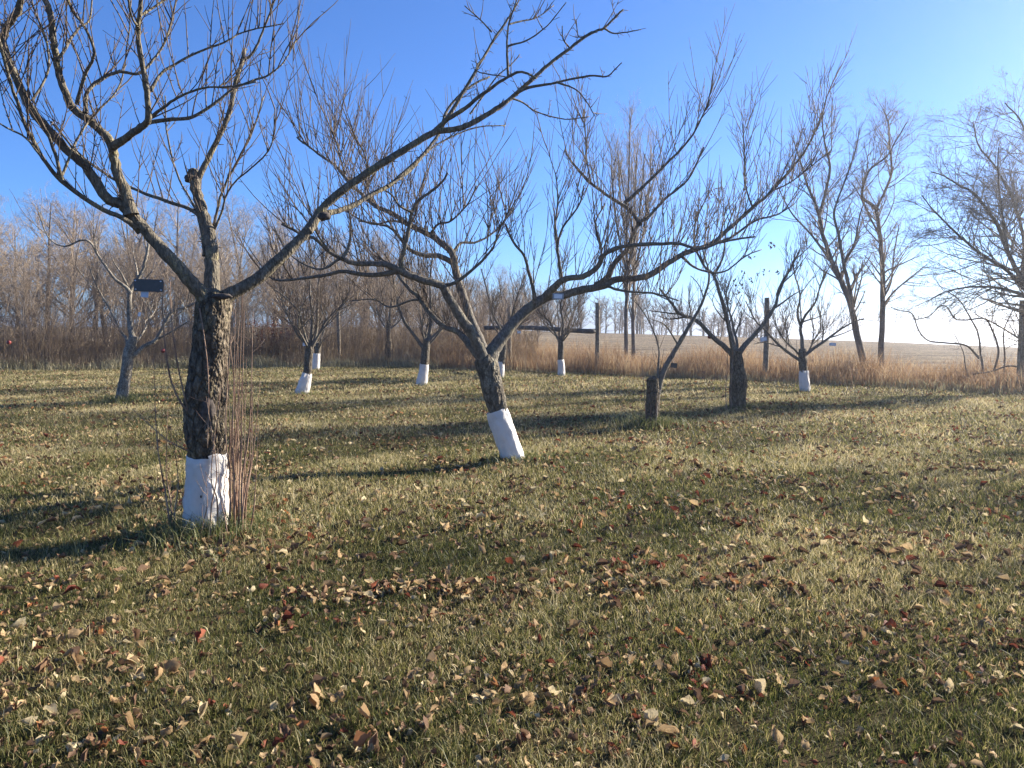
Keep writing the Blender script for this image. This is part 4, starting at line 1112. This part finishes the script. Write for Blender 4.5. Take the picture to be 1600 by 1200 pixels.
# russet grass on the right
x, y, u = strip(36000, -4, 24, -.1, 4.5)
c = clump(x, y, 1.6, 21)
h = (.45 + .5 * np.minimum(u * 2.2, 1)) * RNG.uniform(.4, 1.2, len(x)) * (.6 + .65 * c) * np.interp(x, [0, 6, 13, 18], [1.25, 1.15, .9, .9])
parts.append(blades(x, y, h, RNG.uniform(.008, .017, len(x)), RNG.gamma(1.5, .13, len(x)), RNG.uniform(0, .45, len(x)), np.clip(RNG.beta(1.6, 2.2, len(x)) + .25 * (c - .5), 0, 1), True))
V, L, T, A = merge(parts)
tag(link('tall_dry_grass', np_mesh('tall_dry_grass', V, L, T, M['dry'], True, A)), 'tall russet dry grass along the fence on the right', 'grass', kind='stuff')
parts = []
x, y, u = strip(16000, -30, .5, .3, 6.5)
c = clump(x, y, 1.3, 22)
h = (.55 + .75 * np.minimum(u * 2, 1)) * RNG.uniform(.5, 1.2, len(x)) * (.7 + .5 * c)
parts.append(blades(x, y, h, RNG.uniform(.009, .02, len(x)), RNG.uniform(0, .2, len(x)), RNG.uniform(0, .22, len(x)), np.clip(RNG.beta(1.5, 2.4, len(x)) + .2 * (c - .5), 0, 1), True))
wl = []
for _ in range(2600):                                # branched weed stalks with seed heads
    xx = RNG.uniform(-30, 1); yy = edge_y(xx) + RNG.uniform(.4, 6); hh = RNG.uniform(.8, 1.75)
    p0 = (xx, yy, gz1(xx, yy))
    s = line(p0, (RNG.normal(0, .12), RNG.normal(0, .12), 1), hh, .006, .004, 4, 0, .05); wl.append(s)
    for t in RNG.uniform(.45, 1, 6):
        q = along(s[0], t)[0]
        d = rand_dir(); d[2] = abs(d[2]) + .6
        wl.append(line(q, d, hh * RNG.uniform(.1, .3), .004, .006, 3, .2, .1))
v, l, t = tube_arrays(wl, 3)
parts.append((v, l, t, np.clip(RNG.normal(.35, .15, len(v)), 0, 1)))
V, L, T, A = merge(parts)
tag(link('dry_weeds', np_mesh('dry_weeds', V, L, T, M['weed'], True, A)), 'dense dry brown weeds and stalks along the back of the lawn on the left', 'weeds', kind='stuff')
# grassy fringe at the foot of the brush
x, y, u = strip(22000, -28, 20, -.25, 1.1)
c = clump(x, y, 1.8, 23)
k = RNG.uniform(0, 1, len(x)) < .25 + .75 * c
x, y, c = x[k], y[k], c[k]
V, L, T, A = blades(x, y, RNG.uniform(.1, .42, len(x)) * (.5 + .7 * c) * np.interp(x, [-15, -8, 2, 14], [1.35, 1.3, .6, .8]), RNG.uniform(.01, .02, len(x)), RNG.uniform(.1, .5, len(x)), RNG.uniform(.1, .6, len(x)), np.clip(RNG.beta(1.5, 1.6, len(x)), 0, 1), True)
tag(link('edge_grass', np_mesh('edge_grass', V, L, T, M['sedge'], True, A)), 'rank green and straw grass fringe where the lawn meets the brush', 'grass', kind='stuff')
# sapling thicket behind the weeds
th = []
for _ in range(760):
    xx = RNG.uniform(-32, 1.5); yy = edge_y(xx) + RNG.uniform(2.6, 11)
    if not -.9 < xx / yy < .02: continue
    fade = np.interp(xx, [-20, -6, 1.5], [1, .8, .5])
    hh = (1.5 + 4.2 * RNG.uniform() ** 1.3) * fade
    p0 = np.array([xx, yy, gz1(xx, yy) - .05])
    s = line(p0, (RNG.normal(0, .15), RNG.normal(0, .15), 1), hh, .006 + .005 * hh, .005, 7, .1, .06); th.append(s)
    for t in RNG.uniform(.12, 1, int(7 + 4 * hh)):
        q, tg, *_ = along(s[0], t)
        l1 = line(q, tg * .7 + rand_dir() * .7, hh * RNG.uniform(.15, .36), .0055, .0036, 4, .3, .1); th.append(l1)
        for _k in range(4):
            q2, tg2, *_ = along(l1[0], RNG.uniform(.2, 1))
            th.append(line(q2, tg2 * .7 + rand_dir() * .7, hh * RNG.uniform(.05, .16), .004, .003, 3, .2, .1))
tag(link('sapling_thicket', tubes('sapling_thicket', th, 3, M['wood_brown'])), 'dense grey brown thicket of bare saplings behind the weeds on the left', 'thicket', kind='stuff')
# dark red leaved shrub
dS = 35.5
xs_ = P(425, 520, dS)
root = empty('shrub', (xs_[0], dS, gz1(xs_[0], dS)), 'dense dark red leaved shrub behind the weeds left of the wrapped trees', 'shrub')
st = []
for _ in range(26):
    st.append(line((xs_[0] + RNG.normal(0, .3), dS + RNG.normal(0, .3), 0), rand_dir() * .7 + np.array([0, 0, 1]), RNG.uniform(1.2, 2.2), .02, .006, 6, .1, .15))
link('stems', tubes('stems', st, 5, M['wood_brown'], root.location), root)
cs = [along(l[0], t)[0] + RNG.normal(0, .12, 3) for l in st for t in RNG.uniform(.35, 1, 9)]
cl = clinging(root, cs, 9, .13, M['leaf_red'], 1.7); cl.name = 'foliage'

# ------------------------------------------------------------------ the tall wire fence
fence = empty('wire_fence', (P(935, 585, 27)[0], 27, 0), 'tall farm fence of wooden posts, one rail and thin wire behind the brush', 'fence')
fo = np.array(fence.location)
PX = [(-31, edge_y(-31) + 2.2), (-7.6, edge_y(-7.6) + 1.9), (-.11, edge_y(-.11) + 1.4), (3.04, edge_y(3.04) + 1.0), (7.75, edge_y(7.75) + .9), (12.72, 19.2), (18, 14.8)]
HT = [2.35, 2.35, 2.3, 2.42, 2.45, 2.2, 2.3]
for (x_, y_), h_ in zip(PX, HT):
    y_ = float(y_); z_ = gz1(x_, y_)
    s = LB([(x_, y_, z_ - .2), (x_ + .01, y_, z_ + h_ * .5), (x_, y_ + .01, z_ + h_ - .02), (x_, y_ + .01, z_ + h_)])
    link('post', trunk_mesh('post', s, LB([.085, .08, .075, .07]), fo, M['post'], 18, 8, .006, 6), fence)
a, b = PX[2], PX[3]
s = LB([(a[0] - 1.0, a[1] + .12, 1.62), (a[0] + .6, a[1] - .1, 1.63), (b[0] - .5, float(b[1]) - .0, 1.5), (b[0] - .06, float(b[1]), 1.5)])
link('rail', trunk_mesh('rail', s, LB([.085, .085, .085, .085]), fo, M['rail'], 14, 8, .006, 6), fence)
wl = []
for (x0, y0), (x1, y1) in zip(PX[:-1], PX[1:]):
    for z in np.arange(.25, 2.2, .22):
        t = np.linspace(0, 1, 9)
        p = np.stack([x0 + (x1 - x0) * t, y0 + (y1 - y0) * t - .09, z + gz1(x0, y0) - .03 * np.sin(np.pi * t)], -1)
        wl.append((p, np.full(9, .0018)))
    Ls = math.hypot(x1 - x0, y1 - y0)
    for u in np.arange(.3, Ls, .3) / Ls:
        x = x0 + (x1 - x0) * u; y = y0 + (y1 - y0) * u - .09
        wl.append((np.array([[x, y, .2], [x, y, 1.2], [x, y, 2.15]]), np.full(3, .0015)))
link('wire_mesh', tubes('wire_mesh', wl, 3, M['wire'], fo), fence)

# ------------------------------------------------------------------ hanging tags, apples
import bmesh
def box(name, c, sx, sy, sz, m, parent, origin, rot=(0, 0, 0), bev=.003):
    bm = bmesh.new()
    bmesh.ops.create_cube(bm, size=1)
    for v in bm.verts: v.co = Vector((v.co.x * sx, v.co.y * sy, v.co.z * sz))
    bmesh.ops.bevel(bm, geom=bm.edges[:], offset=min(bev, sy * .3), segments=2, affect='EDGES')
    from mathutils import Euler
    bmesh.ops.rotate(bm, verts=bm.verts, cent=(0, 0, 0), matrix=Euler(rot).to_matrix())
    bmesh.ops.translate(bm, verts=bm.verts, vec=Vector(c) - Vector(origin))
    me = bpy.data.meshes.new(name); bm.to_mesh(me); bm.free(); me.materials.append(m)
    return link(name, me, parent)
def hang_tag(label, px, py, d, w_, h_, m, top, insert=None, rot=(0, 0, 0)):
    c = P(px, py, d)
    root = empty('plant_tag', c, label, 'plant tag')
    box('plate', c, w_, .004, h_, M[m], root, c, rot)
    if insert: box('label_panel', c + np.array([.0, -.0045, .0]), w_ * .72, .003, h_ * .7, M[insert], root, c, rot, .001)
    tp = P(*top)
    link('wire', tubes('wire', [(smooth([c + np.array([0, 0, h_ * .45]), (c + tp) / 2 + np.array([.008, 0, 0]), tp], 4), np.full(9, .0014))], 5, M['wire'], c), root)
    return root
dT = dA - .25
t_ = hang_tag('dark grey rectangular metal plate with four corner screws hanging under the near left limb', 232, 446, dT, .21, .088, 'plate', (243, 392, dT), rot=(0, .035, 0))
cT = P(232, 446, dT)
for sx in (-1, 1):
    for sz in (-1, 1):
        p = cT + np.array([sx * .09, -.004, sz * .031 - sx * .003])
        link('screw', tubes('screw', [(LB([p, p + LB([0, -.003, 0]), p + LB([0, -.005, 0])]), LB([.006, .006, .003]))], 10, M['screw'], cT), t_)
c2 = P(226, 459, dT + .01)
t2 = empty('plant_tag', c2, 'small pale tag hanging below the dark grey plate', 'plant tag')
box('plate', c2, .055, .003, .05, M['plate_pale'], t2, c2, (0, .1, 0))
link('wire', tubes('wire', [(LB([c2 + LB([0, 0, .02]), c2 + LB([.004, 0, .05])]), np.full(2, .0012))], 5, M['wire'], c2), t2)
hang_tag('grey framed tag with white panel hanging from the leaning tree right limb', 872, 463, dB - .1, .125, .068, 'tag_grey', (874, 436, dB + .1), 'tag_white', (0, .05, 0))
hang_tag('small white tag hanging on the speckled tree at the left', 218, 491, FEET['C'][1] - .1, .055, .085, 'tag_white', (212, 470, FEET['C'][1]), None, (0, .3, 0))
hang_tag('round looking white tag hanging beside the flared wrapped tree', 476, 538, FEET['D'][1] - .15, .09, .075, 'tag_white', (478, 520, FEET['D'][1] - .1))
hang_tag('tilted bluish tag hanging from the left limb of the right wrapped tree', 1193, 530, FEET['K'][1] - .3, .16, .1, 'plate_pale', (1196, 517, FEET['K'][1] - .3), 'tag_white', (0, -.25, 0))
hang_tag('flat bluish tag hanging under the right limb of the right wrapped tree', 1301, 538, FEET['K'][1], .17, .075, 'plate_pale', (1299, 524, FEET['K'][1] + .2), 'tag_white', (0, .05, 0))
hang_tag('greenish grey tag hanging from the slanting limb of the broken stump', 1053, 571, FEET['I'][1], .1, .075, 'plate', (1050, 556, FEET['I'][1] + .1), None, (0, .1, 0))
hang_tag('tiny white tag hanging in the small wrapped tree by the rail', 892, 509, FEET['H'][1], .06, .06, 'tag_white', (890, 498, FEET['H'][1]))
hang_tag('pale blue tag hanging low behind the leaning tree right limb', 811, 519, FEET['G'][1], .12, .08, 'plate_pale', (809, 500, FEET['G'][1]), 'tag_white')
def apple(label, px, py, d, r=.036):
    c = P(px, py, d)
    root = empty('apple', c, label, 'apple')
    a = blob('flesh', c, r, M['apple'], c, root, px, (1, 1, .92))
    link('stalk', tubes('stalk', [(LB([c + LB([0, 0, r * .8]), c + LB([.003, 0, r * 1.8])]), np.full(2, .002))], 5, M['cut'], c), root)
    return root
apple('shrivelled red apple left hanging on the low right branch of the speckled tree', 255, 548, FEET['C'][1] + .2, .05)
apple('dark red apple left hanging at the far left edge before the weeds', 14, 535, 20, .055)
apple('withered brown apple left on the left limb of the leafy rough trunked tree', 1109, 526, dJ - .12, .045)

# ------------------------------------------------------------------ haze volume added to imitate lens flare toward the sun
bm = bmesh.new()
bmesh.ops.create_cube(bm, size=1)
for v in bm.verts: v.co = Vector((v.co.x * 2600, v.co.y * 2600, -45 + (v.co.z + .5) * 58))
me = bpy.data.meshes.new('haze'); bm.to_mesh(me); bm.free()
def air(n, out):
    p = N(n, 'ShaderNodeVolumePrincipled', Density=0.0013, Anisotropy=0.76)
    p.inputs['Color'].default_value = (0.92, 0.95, 1.0, 1)
    n.links.new(p.outputs[0], out.inputs['Volume'])
me.materials.append(mat('haze', air))
tag(link('haze', me), kind='stuff', label='thin pale haze added over the orchard and field to imitate lens flare', cat='haze')
